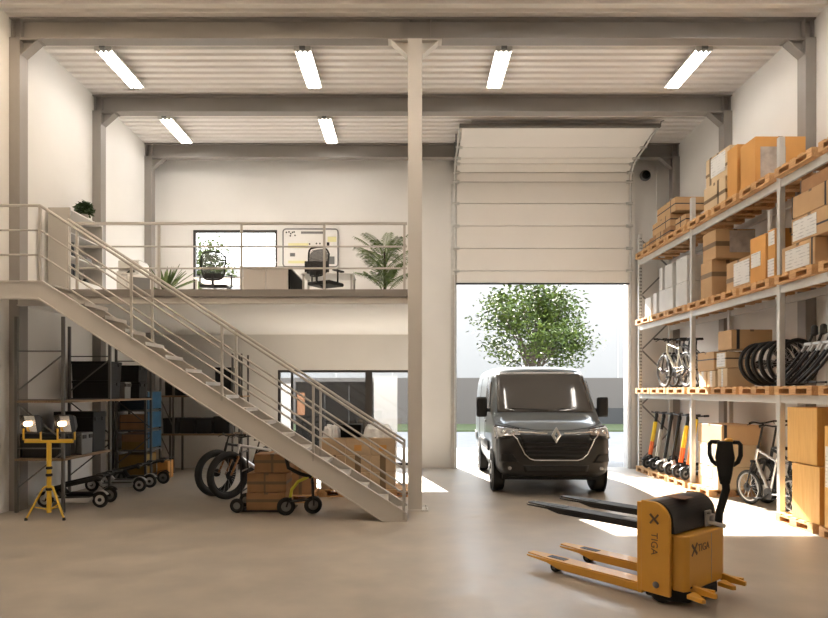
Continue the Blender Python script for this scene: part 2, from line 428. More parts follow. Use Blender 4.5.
struct(B(DX0-.09, DX0, 14.42, 14.5, 0, 4.5).build('trim_2', 'seam'))
struct(B(DX1+.002, DX1+.16, 14.40, 14.435, 0, 6.9).build('trim_3', 'doorpanel'))

# ---- windows
def frame_win(name, x0, x1, z0, z1, mull, fw=.055):
    f = MB(); yy0, yy1 = 14.52, 14.60
    f.box(x0, x1, yy0, yy1, z1-fw, z1); f.box(x0, x1, yy0, yy1, z0, z0+fw); f.box(x0, x0+fw, yy0, yy1, z0+fw, z1-fw); f.box(x1-fw, x1, yy0, yy1, z0+fw, z1-fw)
    for m, wd in mull: f.box(m-wd/2, m+wd/2, yy0, yy1, z0+fw, z1-fw)
    o = struct(f.build(name, 'winframe'))
    B(x0+fw, x1-fw, 14.555, 14.565, z0+fw, z1-fw).build('window_glass', 'glass', o)
    return o
frame_win('window_1', UX0, UX1, UZ0, UZ1, [])
wd = frame_win('window_2', GX0, GX1, GZ0, GZ1, [(-2.79, .05), (-.99, .16)])
# ---- round siren on the back wall
t = thing('wall_siren', 'round black wall siren high on the back wall beside the roller door', 'siren', (5.47, 14.5, 6.83))
MB().lathe([(.125, 0), (.125, -.04), (.10, -.07)], axis='y', n=24).build('housing', 'brace', t, smooth=True)
MB().lathe([(.095, -.071), (.088, -.11), (.05, -.13), (.045, -.09)], axis='y', n=24).build('horn', 'black', t, smooth=True)

# ---- mezzanine
MZ = 3.32
mf = struct(B(XL, -.02, 9.46, YB, MZ-.03, MZ).build('floor_mezzanine', 'deck'))
B(XL, -.02, 9.46, YB, MZ-.20, MZ-.17).build('soffit', 'soffit', mf)
b = MB(); ibeam_x(b, XL+.16, -.05, 9.40, MZ-.2, MZ, .10, .02)
b.box(XL+.16, -.05, 9.36, 9.375, MZ-.2, MZ-.105)
struct(b.build('mezzanine_beam', 'stair'))
b = MB(); b.box(XL+.16, -.05, 9.335, 9.352, MZ-.10, MZ+.012)
struct(b.build('trim_4', 'steel'))
# guard rail
gr = thing('guard_rail', 'beige steel guard rail along the mezzanine edge in front of the office', 'railing', (0, 0, 0))
PX = [-.10, -1.315, -2.57, -3.82, -5.06]
for x in PX: MB().box(x-.018, x+.018, 9.385, 9.415, MZ, MZ+1.0).build('post', 'rail', gr)
MB().box(-5.08, -.06, 9.375, 9.425, MZ+1.0, MZ+1.035).build('top_rail', 'rail', gr)
for z in (.34, .67): MB().tube((-5.06, 9.4, MZ+z), (-.06, 9.4, MZ+z), .014, 8).build('mid_rail', 'rail', gr, smooth=True)

# ---- staircase
st = thing('staircase', 'straight beige steel staircase with open railings rising to the mezzanine office', 'staircase', (0, 0, 0))
SX0, SX1 = -5.08, -.06; RISE = MZ; N = 18; run = (SX1-SX0)/N; rise = RISE/N
def zst(x): return (SX1-x)/(SX1-SX0)*RISE
for ya, yb, nm in ((8.55, 8.575, 'stringer'), (9.24, 9.265, 'stringer')):
    s = MB(); h = .25
    s.prism([(SX1, 0), (SX1-.33, 0), (SX0-.05, zst(SX0)-h), (-5.86, zst(SX0)-h), (-5.86, MZ), (SX0, MZ+.0), (SX1, .12)], ya, yb, 'xz')
    # flanges
    s.bar((SX0, (ya+yb)/2, MZ-.008), (SX1, (ya+yb)/2, .112), .07, .016); s.bar((SX0-.05, (ya+yb)/2, MZ-h+.008), (SX1-.33, (ya+yb)/2, .012), .07, .016)
    s.bar((-5.86, (ya+yb)/2, MZ-.008), (SX0, (ya+yb)/2, MZ-.008), .07, .016); s.bar((-5.86, (ya+yb)/2, MZ-h+.008), (SX0-.05, (ya+yb)/2, MZ-h+.008), .07, .016)
    s.build('stringer', 'stair', st)
MB().box(-5.86, SX0, 8.575, 9.335, MZ-.03, MZ-.003).build('landing_plate', 'tread', st)
for k in range(1, N):
    x = SX1-k*run; z = k*rise-.10
    b = MB(); b.box(x-.02, x+run+.01, 8.58, 9.235, z-.03, z); b.box(x+run-.005, x+run+.01, 8.58, 9.235, z-.05, z-.03); b.box(x-.02, x-.005, 8.58, 9.235, z-.03, z+.03)
    b.build('tread', 'tread', st)
def flight(y, landing):
    off = [0, .36, .70, 1.04]
    xs = [-.10, -1.35, -2.61, -3.86, -5.12]
    for x in xs: MB().box(x-.016, x+.016, y-.016, y+.016, max(.02, zst(min(x, SX1))-.02), zst(max(x, SX0))+1.04).build('post', 'rail', st)
    for k, o in enumerate(off[1:]):
        pts = [(-.10, y, zst(-.10)+o), (SX0-.04, y, MZ+o)]
        if landing: pts.append((-5.99, y, MZ+o))
        if k == 2: pts = [(-.10, y, .06)]+pts
        MB().path(pts, .021 if k == 2 else .014, 8).build('handrail' if k == 2 else 'mid_rail', 'rail', st, smooth=True)
flight(8.56, True); flight(9.25, False)
# ---------------------------------------------------------------- tall pallet rack by the right wall
RX0, RX1 = 5.14, 5.91
FY = [5.90, 8.68, 11.40, 14.02]           # frame positions along the wall
LV = [1.69, 3.22, 4.70]                   # beam centres
rk = thing('pallet_rack', 'tall grey pallet rack of three beam levels standing along the right wall', 'rack', (0, 0, 0))
for i, y in enumerate(FY):
    for x in (RX0+.04, RX1-.04):
        u = MB().box(x-.04, x+.04, y-.035, y+.035, .012, 5.35).build('upright', 'rackmetal', rk, bevel=.004)
        MB().box(x-.065, x+.065, y-.06, y+.06, 0, .012).build('foot_plate', 'rackmetal', u)
        if x < 5.5 and i == 3:
            s = MB()
            z = .2
            while z < 5.3:
                s.box(x-.022, x-.006, y-.0365, y-.034, z, z+.03); s.box(x+.006, x+.022, y-.0365, y-.034, z, z+.03); z += .075
            s.build('slot_holes', 'black', u)
    z = .25; k = 0
    br = []
    while z < 5.0 and i in (0, 3):
        a, b = (RX0+.07, RX1-.07) if k % 2 == 0 else (RX1-.07, RX0+.07)
        MB().bar((a, y, z), (b, y, z+.62), .025, .03).build('brace', 'brace', rk)
        z += .62; k += 1
for j in range(3):
    for z in LV:
        for x in (RX0+.035, RX1-.035):
            a, b = FY[j]+.035, FY[j+1]-.035
            bm_ = MB().box(x-.025, x+.025, a, b, z-.055, z+.055).build('beam', 'rackmetal', rk, bevel=.004)
            for yy in (a, b-.012): B(x-.03, x+.03, yy, yy+.012, z-.10, z+.10).build('beam_connector', 'rackmetal', bm_)
# pallets: end boards towards the aisle, three bearers each
PW = .80; PD = .80
def pallet0():
    d = MB()
    for i in range(5):
        y = -PW/2+i*(PW-.12)/4
        d.box(0, PD, y, y+.12, .104, .122)
    for x in (0, PD/2-.05, PD-.10): d.box(x, x+.10, -PW/2, PW/2, .085, .104)
    o = d.build('wooden_pallet', 'pallet')
    tag(o, 'x', 'pallet')
    MB().box(.0, .09, -PW/2+.101, PW/2-.101, .0, .0195).build('bottom_board', 'pallet_y', o)
    for y, w in ((-PW/2, .10), (-.0725, .145), (PW/2-.10, .10)):
        k = MB()
        for x in (0, PD/2-.07, PD-.14): k.box(x, x+.14, y, y+w, .02, .085)
        k.box(0, PD, y, y+w, 0, .02)
        k.build('bearer', 'pallet_y', o)
    return o
pal = None
lvname = ['on the floor under the rack', 'on the first rack shelf', 'on the second rack shelf', 'on the top rack shelf']
ordn = ['first', 'second', 'third', 'fourth', 'fifth', 'sixth', 'seventh', 'eighth', 'ninth']
PTOP = [.123]+[z+.056+.123 for z in LV]
PB = [0]+[z+.056 for z in LV]
PALS = {}
for lv in range(4):
    n = 0
    for bay in (2, 1, 0):
        L_ = FY[bay+1]-FY[bay]; 
        for k in range(3):
            y = FY[bay+1]-.035-.03-PW/2-k*(PW+(L_-.07-.06-3*PW)/2)
            n += 1
            if lv == 0 and ((bay == 1 and k > 0) ): continue
            if bay == 0 and k == 2: continue     # wholly out of frame
            lab = 'pine pallet %s, %s from the roller door' % (lvname[lv], ordn[n-1])
            if lv == 0 and bay == 0: lab = 'pine pallet on the floor under the golden boxes, ' + ('near the parked bicycles' if k == 0 else 'at the picture edge')
            xx = 5.05 if lv else 5.06
            if pal is None: pal = pallet0(); pal['label'] = lab; pal.location = (xx, y, PB[lv]); pal['group'] = 'pine pallets in the rack'
            else: dup(pal, (xx, y, PB[lv]), 0, lab)
            PALS[(lv, bay, k)] = y

# ---------------------------------------------------------------- cartons
def carton(label, x0, x1, y0, y1, z0, z1, m='tan', straps=(), papers=(), name='cardboard_box', rz=0, group=None, seam=True, cat='box', flap='tape'):
    cx, cy = (x0+x1)/2, (y0+y1)/2; a, b, h = (x1-x0)/2, (y1-y0)/2, z1-z0
    o = B(-a, a, -b, b, 0, h).build(name, m, bevel=.006)
    o.location = (cx, cy, z0); o.rotation_euler = (0, 0, rz)
    tag(o, label, cat, group)
    e = .003
    for s in straps:
        kind, f, wd, mm = s
        t = MB()
        if kind == 'h': z = f*h; t.box(-a-e, a+e, -b-e, b+e, z-wd/2, z+wd/2)
        elif kind == 'y': y = -b+f*2*b; t.box(-a-e, a+e, y-wd/2, y+wd/2, .0, h+e)      # band running across, over the top
        elif kind == 'x': x = -a+f*2*a; t.box(x-wd/2, x+wd/2, -b-e, b+e, .0, h+e)
        t.build('strap' if mm == 'strap' else 'tape_band', mm, o)
    if seam and flap:
        MB().box(-.03, .03, -b-.001, b+.001, h*.9, h+.0015).build('seam_tape', flap, o) if a > b*1.0 else MB().box(-a-.001, a+.001, -.03, .03, h*.9, h+.0015).build('seam_tape', flap, o)
    for p in papers:
        face, u0, u1, v0, v1 = p[:5]; mm = p[5] if len(p) > 5 else 'paper'
        t = MB()
        if face == 'L': t.box(-a-.005, -a-.001, b-u1*2*b, b-u0*2*b, v0*h, v1*h)     # aisle face, u from the far end
        else: t.box(-a+u0*2*a, -a+u1*2*a, -b-.005, -b-.001, v0*h, v1*h)
        t.build('paper_label' if mm == 'paper' else 'film_panel', mm, o)
    return o
S = lambda k, f, w=.02, m='strap': (k, f, w, m)
T3 = PTOP[3]+.001; T2 = PTOP[2]+.001; T1 = PTOP[1]+.001; T0 = PTOP[0]+.001
E = .007
# --- top shelf
g = 'small strapped cartons at the far end of the top rack shelf'
carton('small strapped carton on the top shelf, nearest the roller door', 5.14, 5.5, 13.40, 13.76, T3, T3+.17, 'tan', [S('h', .5), S('y', .5)], group=g)
carton('small strapped carton on the top shelf, second from the roller door', 5.14, 5.5, 13.04, 13.385, T3, T3+.19, 'brown', [S('h', .5)], group=g)
carton('small strapped carton on the top shelf, third from the roller door', 5.14, 5.55, 12.66, 13.02, T3, T3+.20, 'tan', [S('h', .5), S('y', .3)], group=g)
carton('small strapped carton on the top shelf, last of the low row from the roller door', 5.14, 5.6, 12.28, 12.64, T3, T3+.20, 'brown', [S('h', .5)], group=g)
carton('wide strapped carton in the middle of the far top shelf stack', 5.15, 5.72, 12.32, 13.22, T3+.20+E, T3+.45, 'tan', [S('h', .55), S('y', .25)])
carton('topmost carton of the strapped stack at the far end of the top shelf', 5.17, 5.75, 12.12, 13.02, T3+.45+E, T3+.72, 'tan', [S('h', .5), S('y', .25)])
carton('low tan carton leaning by the second rack post on the top shelf', 5.14, 5.55, 11.60, 12.05, T3, T3+.24, 'tan', [S('h', .6), S('y', .5)])
carton('pale upper box with white label and brown tape cross on the top shelf', 5.17, 5.72, 10.10, 10.84, T3+.44+E, T3+.93, 'pale', [S('h', .42, .05, 'tape'), S('y', .8, .06, 'tape')], [('L', .22, .82, .25, .93)], rz=.05)
carton('pale lower box with a brown tape band under the labelled top shelf box', 5.13, 5.78, 10.12, 10.86, T3, T3+.44, 'pale', [S('h', .45, .06, 'tape'), S('y', .32, .06, 'tape')])
carton('tall narrow orange box between the pale stack and the biggest top shelf box', 5.12, 5.80, 9.74, 10.04, T3, T3+.80, 'orange', [], [('F', .12, .34, .12, .55, 'greyfilm')])
carton('biggest orange box on the top shelf with a grey printed panel', 5.11, 5.86, 9.20, 9.62, T3, T3+.70, 'orange', [], [('F', .10, .60, .12, .78, 'greyfilm')])
# --- second shelf
g = 'white cartons on the second rack shelf'
for y0, y1, z0, z1, lab in ((13.30, 13.62, T2, T2+.42, 'white carton on the second shelf, lower tier, nearest the roller door'),
                            (12.98, 13.16, T2, T2+.46, 'slim white carton on the second shelf, lower tier, second from the roller door'),
                            (12.18, 12.84, T2, T2+.46, 'widest white carton of the lower tier on the second shelf'),
                            (11.56, 12.04, T2, T2+.46, 'white carton of the lower tier beside the second rack post'),
                            (12.68, 12.84, T2+.46+E, T2+.93, 'slim white carton standing on top of the white row, nearest the roller door'),
                            (12.20, 12.56, T2+.46+E, T2+.93, 'white carton in the middle of the upper white tier'),
                            (11.56, 12.02, T2+.46+E, T2+.94, 'white carton of the upper tier beside the second rack post')):
    carton(lab, 5.14, 5.52 if y1-y0 > .3 else 5.46, y0, y1, z0, z1, 'whitebox', [], group=g, name='white_carton', flap='paper')
carton('tan box with a wide brown band, lower of two beside the second rack post', 5.13, 5.68, 10.58, 10.98, T2, T2+.64, 'tan', [S('h', .62, .08, 'tape')])
carton('tan box with a wide brown band stacked over its twin on the second shelf', 5.15, 5.82, 10.48, 10.94, T2+.64+E, T2+1.14, 'tan', [S('h', .5, .08, 'tape')], [('F', .35, .98, .2, .95, 'greyfilm')])
carton('tan box with a white label and brown band in the middle of the second shelf', 5.13, 5.72, 9.36, 10.08, T2, T2+.46, 'tan', [S('h', .38, .07, 'tape')], [('L', .32, .95, .12, .9)])
carton('tall orange box with a small white label on the second shelf', 5.11, 5.66, 8.94, 9.34, T2, T2+.68, 'orange', [], [('L', .08, .7, .35, .66)])
carton('orange box covered in white labels beside the third rack post on the second shelf', 5.13, 5.60, 8.74, 8.92, T2, T2+.70, 'orange', [], [('L', .05, .9, .05, .4), ('L', .15, .95, .68, .96)])
tt = MB().tube((5.28, 9.12, T2+.69), (5.28, 9.12, T2+1.06), .03, 12).build('paper_tube', 'whitebox', smooth=True)
tag(tt, 'thin white cardboard tube standing on the tall orange box', 'tube')
carton('tan box with a large white label at the foot of the near second shelf stack', 5.12, 5.80, 7.86, 8.56, T2, T2+.36, 'tan', [S('y', .08, .03)], [('L', .12, .85, .08, .85)])
carton('labelled tan box with a dark strap in the middle of the near second shelf stack', 5.13, 5.80, 7.62, 8.36, T2+.36+E, T2+.70, 'tan', [S('h', .42, .025)], [('L', .05, .7, .1, .9)])
carton('plain tan box with an upright dark strap near the top of the second shelf stack', 5.13, 5.80, 7.58, 8.36, T2+.70+E, T2+1.00, 'tan', [S('y', .12, .03), S('y', .97, .02)], [])
carton('brown box topmost on the near second shelf stack under the rack beam', 5.18, 5.80, 7.50, 8.26, T2+1.00+E, T2+1.19, 'brown', [S('y', .97, .02)])
# --- first shelf
carton('tan strapped box on two small boxes beside the shelved bicycles', 5.13, 5.5, 10.50, 11.10, T1+.27+E, T1+.60, 'tan', [S('h', .6, .02)], [('F', .1, .5, .1, .5)])
carton('small pale box under the strapped box, nearer the shelved bicycles', 5.14, 5.44, 10.80, 11.06, T1, T1+.27, 'pale', [S('y', .5, .08, 'paper')])
carton('small pale box under the strapped box, farther from the shelved bicycles', 5.14, 5.48, 10.48, 10.76, T1, T1+.27, 'pale', [S('y', .5, .08, 'paper')])
carton('lower brown-sided box between the strapped box and the tyres', 5.15, 5.60, 10.10, 10.42, T1, T1+.30, 'pale', [S('y', .5, .05, 'paper')])
carton('white-labelled box with a thin dark strap behind the bicycle wheels', 5.14, 5.62, 10.12, 10.44, T1+.30+E, T1+.57, 'pale', [S('h', .6, .02)], [('L', .1, .9, .1, .95)])
carton('long tan box lying across the first shelf stack above the wheels', 5.16, 5.82, 9.98, 10.42, T1+.60+E, T1+.92, 'tan', [S('x', .16, .05)])
# --- floor level
carton('tan box with label, bottom of the pale stack beside the rental scooters', 5.20, 5.84, 10.50, 11.22, T0, T0+.38, 'pale', [], [('L', .15, .7, .45, .95)])
carton('white-labelled middle box of the pale stack beside the rental scooters', 5.20, 5.84, 10.48, 11.22, T0+.38+E, T0+.76, 'pale', [], [('L', .1, .75, .0, .9)])
carton('long tan box on top of the pale stack beside the rental scooters', 5.20, 5.86, 10.38, 11.24, T0+.76+E, T0+1.10, 'tan', [S('x', .10, .05)])
carton('golden box with a grey panel on the upper tier beside the near rack post', 5.12, 5.84, 7.82, 8.44, T0+.72+E, T0+1.46, 'yellowbox', [], [('F', .35, .95, .2, .9, 'greyfilm')], seam=False)
carton('golden box on the lower tier standing on the near pallet', 5.10, 5.80, 7.74, 8.30, T0, T0+.72, 'yellowbox', [], seam=False)
carton('golden box with a white label cut off by the picture edge', 5.08, 5.80, 7.10, 7.62, T0, T0+1.25, 'yellowbox', [], [('L', .05, .8, .4, .8)], seam=False)
# ---------------------------------------------------------------- bicycles, wheels, scooters
def wheel(parent, c, R, tw, tyre='rubber', rim='silver', spokes=20, axis='y', name='wheel', disc=True):
    c = Vector(c)
    w = MB().torus((0,0,0), axis, R-tw, tw, 36, 10).build(name, tyre, parent, loc=c, smooth=True)
    r = MB().torus((0,0,0), axis, R-2*tw-.006, .012, 36, 6, 1.4).build('rim', rim, w, smooth=True)
    s = MB(); Rr = R-2*tw-.01
    for i in range(spokes):
        a = 2*PI*i/spokes; off = .03*(1 if i % 2 else -1); a2 = a+.25*(1 if (i//2) % 2 else -1)
        p = (math.cos(a)*Rr, 0, math.sin(a)*Rr); q = (math.cos(a2)*.02, off, math.sin(a2)*.02)
        if axis == 'x': p = (p[1], p[0], p[2]); q = (q[1], q[0], q[2])
        s.tube(q, p, .0022, 4)
    s.build('spokes', 'silver', w)
    h = MB().lathe([(.016, -.045), (.022, -.03), (.014, -.02), (.014, .02), (.022, .03), (.016, .045)], axis=axis, n=12)
    if disc: h.lathe([(.07, .035), (.07, .038)], axis=axis, n=20)
    h.build('hub', 'satin', w)
    return w
def bicycle(label, loc, rz, frame='cream', tyre='rubber', R=.34, tw=.024, wb=1.03, fork='satin', group=None, fat=False, rear_light=False, name='bicycle', rim='silver', rack=False, bars='black', lean=0, up=0):
    # rear wheel at x=0, front wheel at x=wb, heading +x
    t = thing(name, label, 'bicycle', loc, rz, group)
    t.rotation_euler = (lean, 0, rz)
    wheel(t, (0, 0, R), R, tw, tyre, rim, name='rear_wheel'); wheel(t, (wb, 0, R), R, tw, tyre, rim, name='front_wheel')
    bb = Vector((.43, 0, R-.04)); st = Vector((.27, 0, .80)); ht = Vector((wb-.22, 0, .88)); hb = Vector((wb-.17, 0, .72)); ra = Vector((0, 0, R)); fa = Vector((wb, 0, R))
    f = MB(); rr = .02 if not fat else .026
    f.tube(bb, st, .018, 10); f.tube(st+(bb-st)*.1, ht, rr*.9, 10); f.tube(bb, hb, rr*1.25, 10); f.tube(hb-(ht-hb)*.1, ht+(ht-hb)*.15, .024, 10)
    o = .055 if not fat else .075
    for s in (-1, 1):
        v = Vector((0, s*o, 0)); u = Vector((0, s*.02, 0))
        f.path([bb+u, bb+(ra-bb)*.3+v, ra+v*.9], .010, 6); f.path([st+(bb-st)*.12+u, st+(ra-st)*.35+v, ra+v*.9], .009, 6)
    f.build('frame', frame, t, smooth=True)
    k = MB()
    for s in (-1, 1):
        v = Vector((0, s*o, 0)); k.path([hb+v+Vector((.01, 0, -.02)), hb+(fa-hb)*.5+v, fa+v], .018 if fat else .013, 8)
    k.box(hb.x-.02, hb.x+.04, -o-.015, o+.015, hb.z-.04, hb.z-.005)
    k.build('fork', fork, t, smooth=True)
    hd = ht+(ht-hb).normalized()*(.075+up)
    h = MB(); h.tube(ht, hd, .016, 8); h.path([hd+Vector((-.10, -.30, .03)), hd+Vector((-.01, -.18, .035)), hd+Vector((.02, -.05, .01)), hd+Vector((.02, .05, .01)), hd+Vector((-.01, .18, .035)), hd+Vector((-.10, .30, .03))], .013, 8)
    hh = h.build('handlebar', 'satin', t, smooth=True)
    for s in (-1, 1): MB().tube(hd+Vector((-.12, s*.33, .03)), hd+Vector((-.055, s*.235, .035)), .019, 8).build('grip', bars, hh, smooth=True)
    for s in (-1, 1): MB().tube(hd+Vector((-.02, s*.17, .03)), hd+Vector((.05, s*.24, -.01)), .007, 6).build('brake_lever', 'satin', hh)
    sp = st+(st-bb)*.22
    MB().tube(st, sp, .014, 8).build('seat_post', 'satin', t)
    sd = MB().add([(-.15, -.075, .0), (-.15, .075, .0), (-.02, .06, .01), (.13, .018, .0), (.13, -.018, .0), (-.02, -.06, .01),
                   (-.14, -.07, .05), (-.14, .07, .05), (-.02, .05, .04), (.12, .014, .035), (.12, -.014, .035), (-.02, -.05, .04)],
                  [(0,1,2,5), (2,3,4,5), (6,7,8,11), (8,9,10,11), (0,1,7,6), (1,2,8,7), (2,3,9,8), (3,4,10,9), (4,5,11,10), (5,0,6,11)])
    sd.build('saddle', 'black', t, loc=sp, bevel=.012, seg=2, smooth=True)
    c = MB().lathe([(.09, .045), (.09, .05)], (bb.x, 0, bb.z), 'y', 24).bar(bb+Vector((0, .06, 0)), bb+Vector((.14, .06, -.09)), .02, .014).bar(bb+Vector((0, -.06, 0)), bb+Vector((-.14, -.06, .09)), .02, .014)
    cr = c.build('crankset', 'satin', t)
    for s in (1, -1): MB().box(-.045, .045, -.045, .045, -.012, .012).build('pedal', 'black', cr, loc=bb+Vector((.14*s, .11*s, -.09*s)))
    ch = MB(); ch.tube(bb+Vector((0, .047, .088)), ra+Vector((0, .047, .04)), .005, 5); ch.tube(bb+Vector((0, .047, -.088)), ra+Vector((0, .047, -.04)), .005, 5)
    ch.build('chain', 'satin', t)
    if rack:
        q = MB()
        for s in (-1, 1): q.path([(.20, s*.06, .74), (-.32, s*.06, .74)], .008, 6); q.tube((-.22, s*.06, .74), (0, s*.08, R), .006, 6)
        q.tube((-.32, -.06, .74), (-.32, .06, .74), .008, 6)
        q.build('luggage_rack', 'satin', t)
        m = MB()
        for a in range(13):
            t0 = PI*(.02+.075*a)
            m.add([(math.cos(t0)*-(R+.025), s, R+math.sin(t0)*(R+.025)) for s in (-.03, .03)], [])
        m.f = [(2*i, 2*i+1, 2*i+3, 2*i+2) for i in range(12)]
        mo = m.build('mudguard', 'satin', t, smooth=True); sm = mo.modifiers.new('solid', 'SOLIDIFY'); sm.thickness = .004
    if rear_light:
        MB().lathe([(.012, 0), (.045, -.012), (.045, -.03), (.03, -.045)], axis='x', n=14).build('rear_light', 'red', t, loc=(-.33, 0, .62), smooth=True)
    return t
U = PI/2
bicycle('cream bicycle on the first rack shelf, nearer the aisle', (5.26, 11.82, T1+.001), U, 'cream', lean=-.03, rim='brace')
bicycle('black bicycle on the first rack shelf, nearer the wall', (5.60, 11.86, T1+.001), U, 'satin', lean=-.03)
bicycle('dark bicycle squeezed between the two outer bicycles on the first shelf', (5.43, 11.80, T1+.001), U, 'brace', lean=-.03, rim='brace')
bicycle('silver small-wheeled bicycle with a red rear light parked on the floor under the rack', (5.58, 9.05, 0), U+.19, 'silver', R=.27, tw=.024, rear_light=True, rack=True, wb=.88, lean=-.04, up=.36)
bicycle('black fat-tyred bicycle parked behind the silver bicycle under the rack', (5.72, 9.02, 0), U+.02, 'satin', R=.36, tw=.05, fat=True, wb=.96, lean=-.02, up=.30)
# loose bicycle wheels stacked on the first shelf
wl = ['loose black bicycle wheel on the first shelf, nearest the long tan box', 'loose black bicycle wheel, second from the long tan box', 'loose black bicycle wheel, third from the long tan box',
      'loose black bicycle wheel, fourth from the long tan box', 'loose black bicycle wheel, fifth from the long tan box', 'loose black bicycle wheel leaning behind the black bicycle forks']
for i, (x, y) in enumerate(((5.47, 9.70), (5.48, 9.55), (5.48, 9.40), (5.50, 9.25), (5.52, 9.08), (5.56, 8.90))):
    t = thing('bicycle_wheelset', wl[i], 'wheel', (x, y, T1+.347), 0, 'loose bicycle wheels on the first rack shelf'); t.rotation_euler = (-.16, .3*i, 0)
    wheel(t, (0, 0, 0), .345, .026, 'rubber', 'satin' if i % 2 else 'brace', 16, 'y', 'tyre')
# black bicycle forks lying together
fkl = ['black suspension bicycle fork on the first shelf, beside the loose wheels', 'black suspension bicycle fork, second from the loose wheels', 'black suspension bicycle fork, third from the loose wheels', 'black suspension bicycle fork at the picture edge on the first shelf']
for i, y in enumerate((8.36, 8.18, 8.00, 7.82)):
    t = thing('suspension_fork', fkl[i], 'bicycle fork', (5.25, y, T1+.022), 0, 'black bicycle forks on the first rack shelf')
    k = MB()
    for s in (-.06, .06): k.path([(0, .5+s, .03), (.02, .22+s, .22), (.05, s-.02, .44)], .02, 8)
    k.build('lower_legs', 'satin', t, smooth=True)
    k = MB()
    for s in (-.06, .06): k.tube((.05, s-.02, .44), (.06, s-.09, .52), .018, 8)
    k.build('stanchions', 'silver', t, smooth=True)
    MB().bar((.06, -.17, .535), (.06, -.01, .535), .05, .045).build('crown', 'silver', t, bevel=.01)
    MB().tube((.06, -.09, .54), (.10, -.14, .72), .017, 8).build('steerer', 'black', t)
    MB().lathe([(.02, -.02), (.045, 0), (.04, .10), (.02, .12)], (.10, -.14, .66), 'z', 10).build('headset', 'black', t, smooth=True)
    k = MB(); k.path([(.0, .02, .02), (.02, .30, .02), (.03, .62, .12)], .016, 8)
    k.build('swing_arm', 'satin', t, smooth=True)

def escooter(label, loc, rz, stem=('black',), fork='black', deck='black', folded=False, fender='black', r=.115, L=.80, group=None, tilt=0, name='electric_scooter', stub=False):
    # rear wheel at x=0, front wheel at x=L, heading +x
    t = thing(name, label, 'scooter', loc, rz, group); t.rotation_euler = (tilt, 0, rz)
    for nm, x in (('rear_wheel', 0), ('front_wheel', L)):
        w = MB().torus((0,0,0), 'y', r-.028, .028, 28, 8).build(nm, 'rubber', t, loc=(x, 0, r), smooth=True)
        MB().lathe([(r-.05, -.018), (r-.055, -.012), (r-.055, .012), (r-.05, .018)], axis='y', n=20).build('rim', 'silver' if deck == 'silver' or fender == 'silver' else 'brace', w)
        MB().lathe([(.022, -.045), (.03, -.03), (.03, .03), (.022, .045)], axis='y', n=12).build('hub', 'satin', w, smooth=True)
    d = MB(); d.prism([(.10, .13), (.16, .085), (L-.24, .085), (L-.17, .12), (L-.17, .15), (.10, .165)], -.075, .075, 'xz')
    dk = d.build('deck', deck, t, bevel=.012, seg=2)
    MB().box(.14, L-.22, -.06, .06, .152, .166).build('grip_tape', 'rubber', dk)
    nk = MB().path([(L-.20, 0, .13), (L-.13, 0, .20), (L-.085, 0, .30)], .036, 8); 
    for s in (-.05, .05): nk.path([(L-.085, 0, .27), (L-.05, s, .235), (L, s, r)], .02, 6)
    nk.build('fork', fork, t, smooth=True)
    for nm, x, a0 in (('rear_fender', 0, .25), ('front_fender', L, .15)):
        m = MB(); R2 = r+.02
        for a in range(9):
            q = PI*(a0+a*.07); m.add([(x+math.cos(q)*R2, s, r+math.sin(q)*R2) for s in (-.032, .032)], [])
        m.f = [(2*i, 2*i+1, 2*i+3, 2*i+2) for i in range(8)]
        o = m.build(nm, fender, t, smooth=True); sm = o.modifiers.new('solid', 'SOLIDIFY'); sm.thickness = .006
    if folded: p0, p1 = Vector((L-.09, .0, .29)), Vector((.02, 0, .46))
    else: p0, p1 = Vector((L-.085, 0, .29)), Vector((L-.26, 0, 1.14))
    n = len(stem)
    for i, c in enumerate(stem):
        a, b = p0+(p1-p0)*i/n, p0+(p1-p0)*(i+1)/n
        MB().tube(a, b, .044 if c not in ('black',) else .032, 12).build('stem' if n == 1 else 'stem_section', c, t, smooth=True)
    d_ = (p1-p0).normalized()
    MB().lathe([(.024, -.05), (.036, -.03), (.036, .03), (.024, .05)], p1, 'z', 12).build('stem_clamp', 'black', t, smooth=True)
    h = MB(); e = p1+d_*.05
    h.tube(p1, e, .02, 8); h.path([e+Vector((-.05, -.22, .02)), e+Vector((0, -.13, .015)), e, e+Vector((0, .13, .015)), e+Vector((-.05, .22, .02))], .014, 8)
    hb = h.build('handlebar', 'satin', t, smooth=True)
    for s in (-1, 1): MB().tube(e+Vector((-.06, s*.24, .022)), e+Vector((-.02, s*.16, .017)), .02, 8).build('grip', 'black', hb)
    if not stub: MB().box(-.03, .03, -.035, .035, 0, .025).build('display', 'black', hb, loc=e+Vector((0, 0, .015)))
    return t
YO = ('scoot_o', 'scoot_o', 'scoot_y', 'scoot_y', 'scoot_y', 'black')
sc = [(13.50, YO, 'black', 'rental scooter with an orange and yellow stem, nearest the roller door'),
      (13.12, ('scoot_g', 'scoot_g', 'black'), 'black', 'rental scooter with a beige grey stem, second from the roller door'),
      (12.72, ('black',), 'white', 'black-stemmed rental scooter with a white fork, third from the roller door'),
      (12.34, ('black',), 'white', 'black-stemmed rental scooter with a white fork, fourth from the roller door'),
      (11.96, YO, 'black', 'rental scooter with an orange and yellow stem, in front of the white-forked ones'),
      (11.62, ('scoot_o', 'scoot_o', 'scoot_y'), 'black', 'orange-stemmed rental scooter partly behind the second rack post')]
for y, stem, fk, lab in sc:
    escooter(lab, (5.80, y+.22, T0+.001), PI+.32, stem, fk, 'black', r=.115, L=.70, group='rental scooters under the pallet rack', fender='white' if fk == 'white' else 'black')
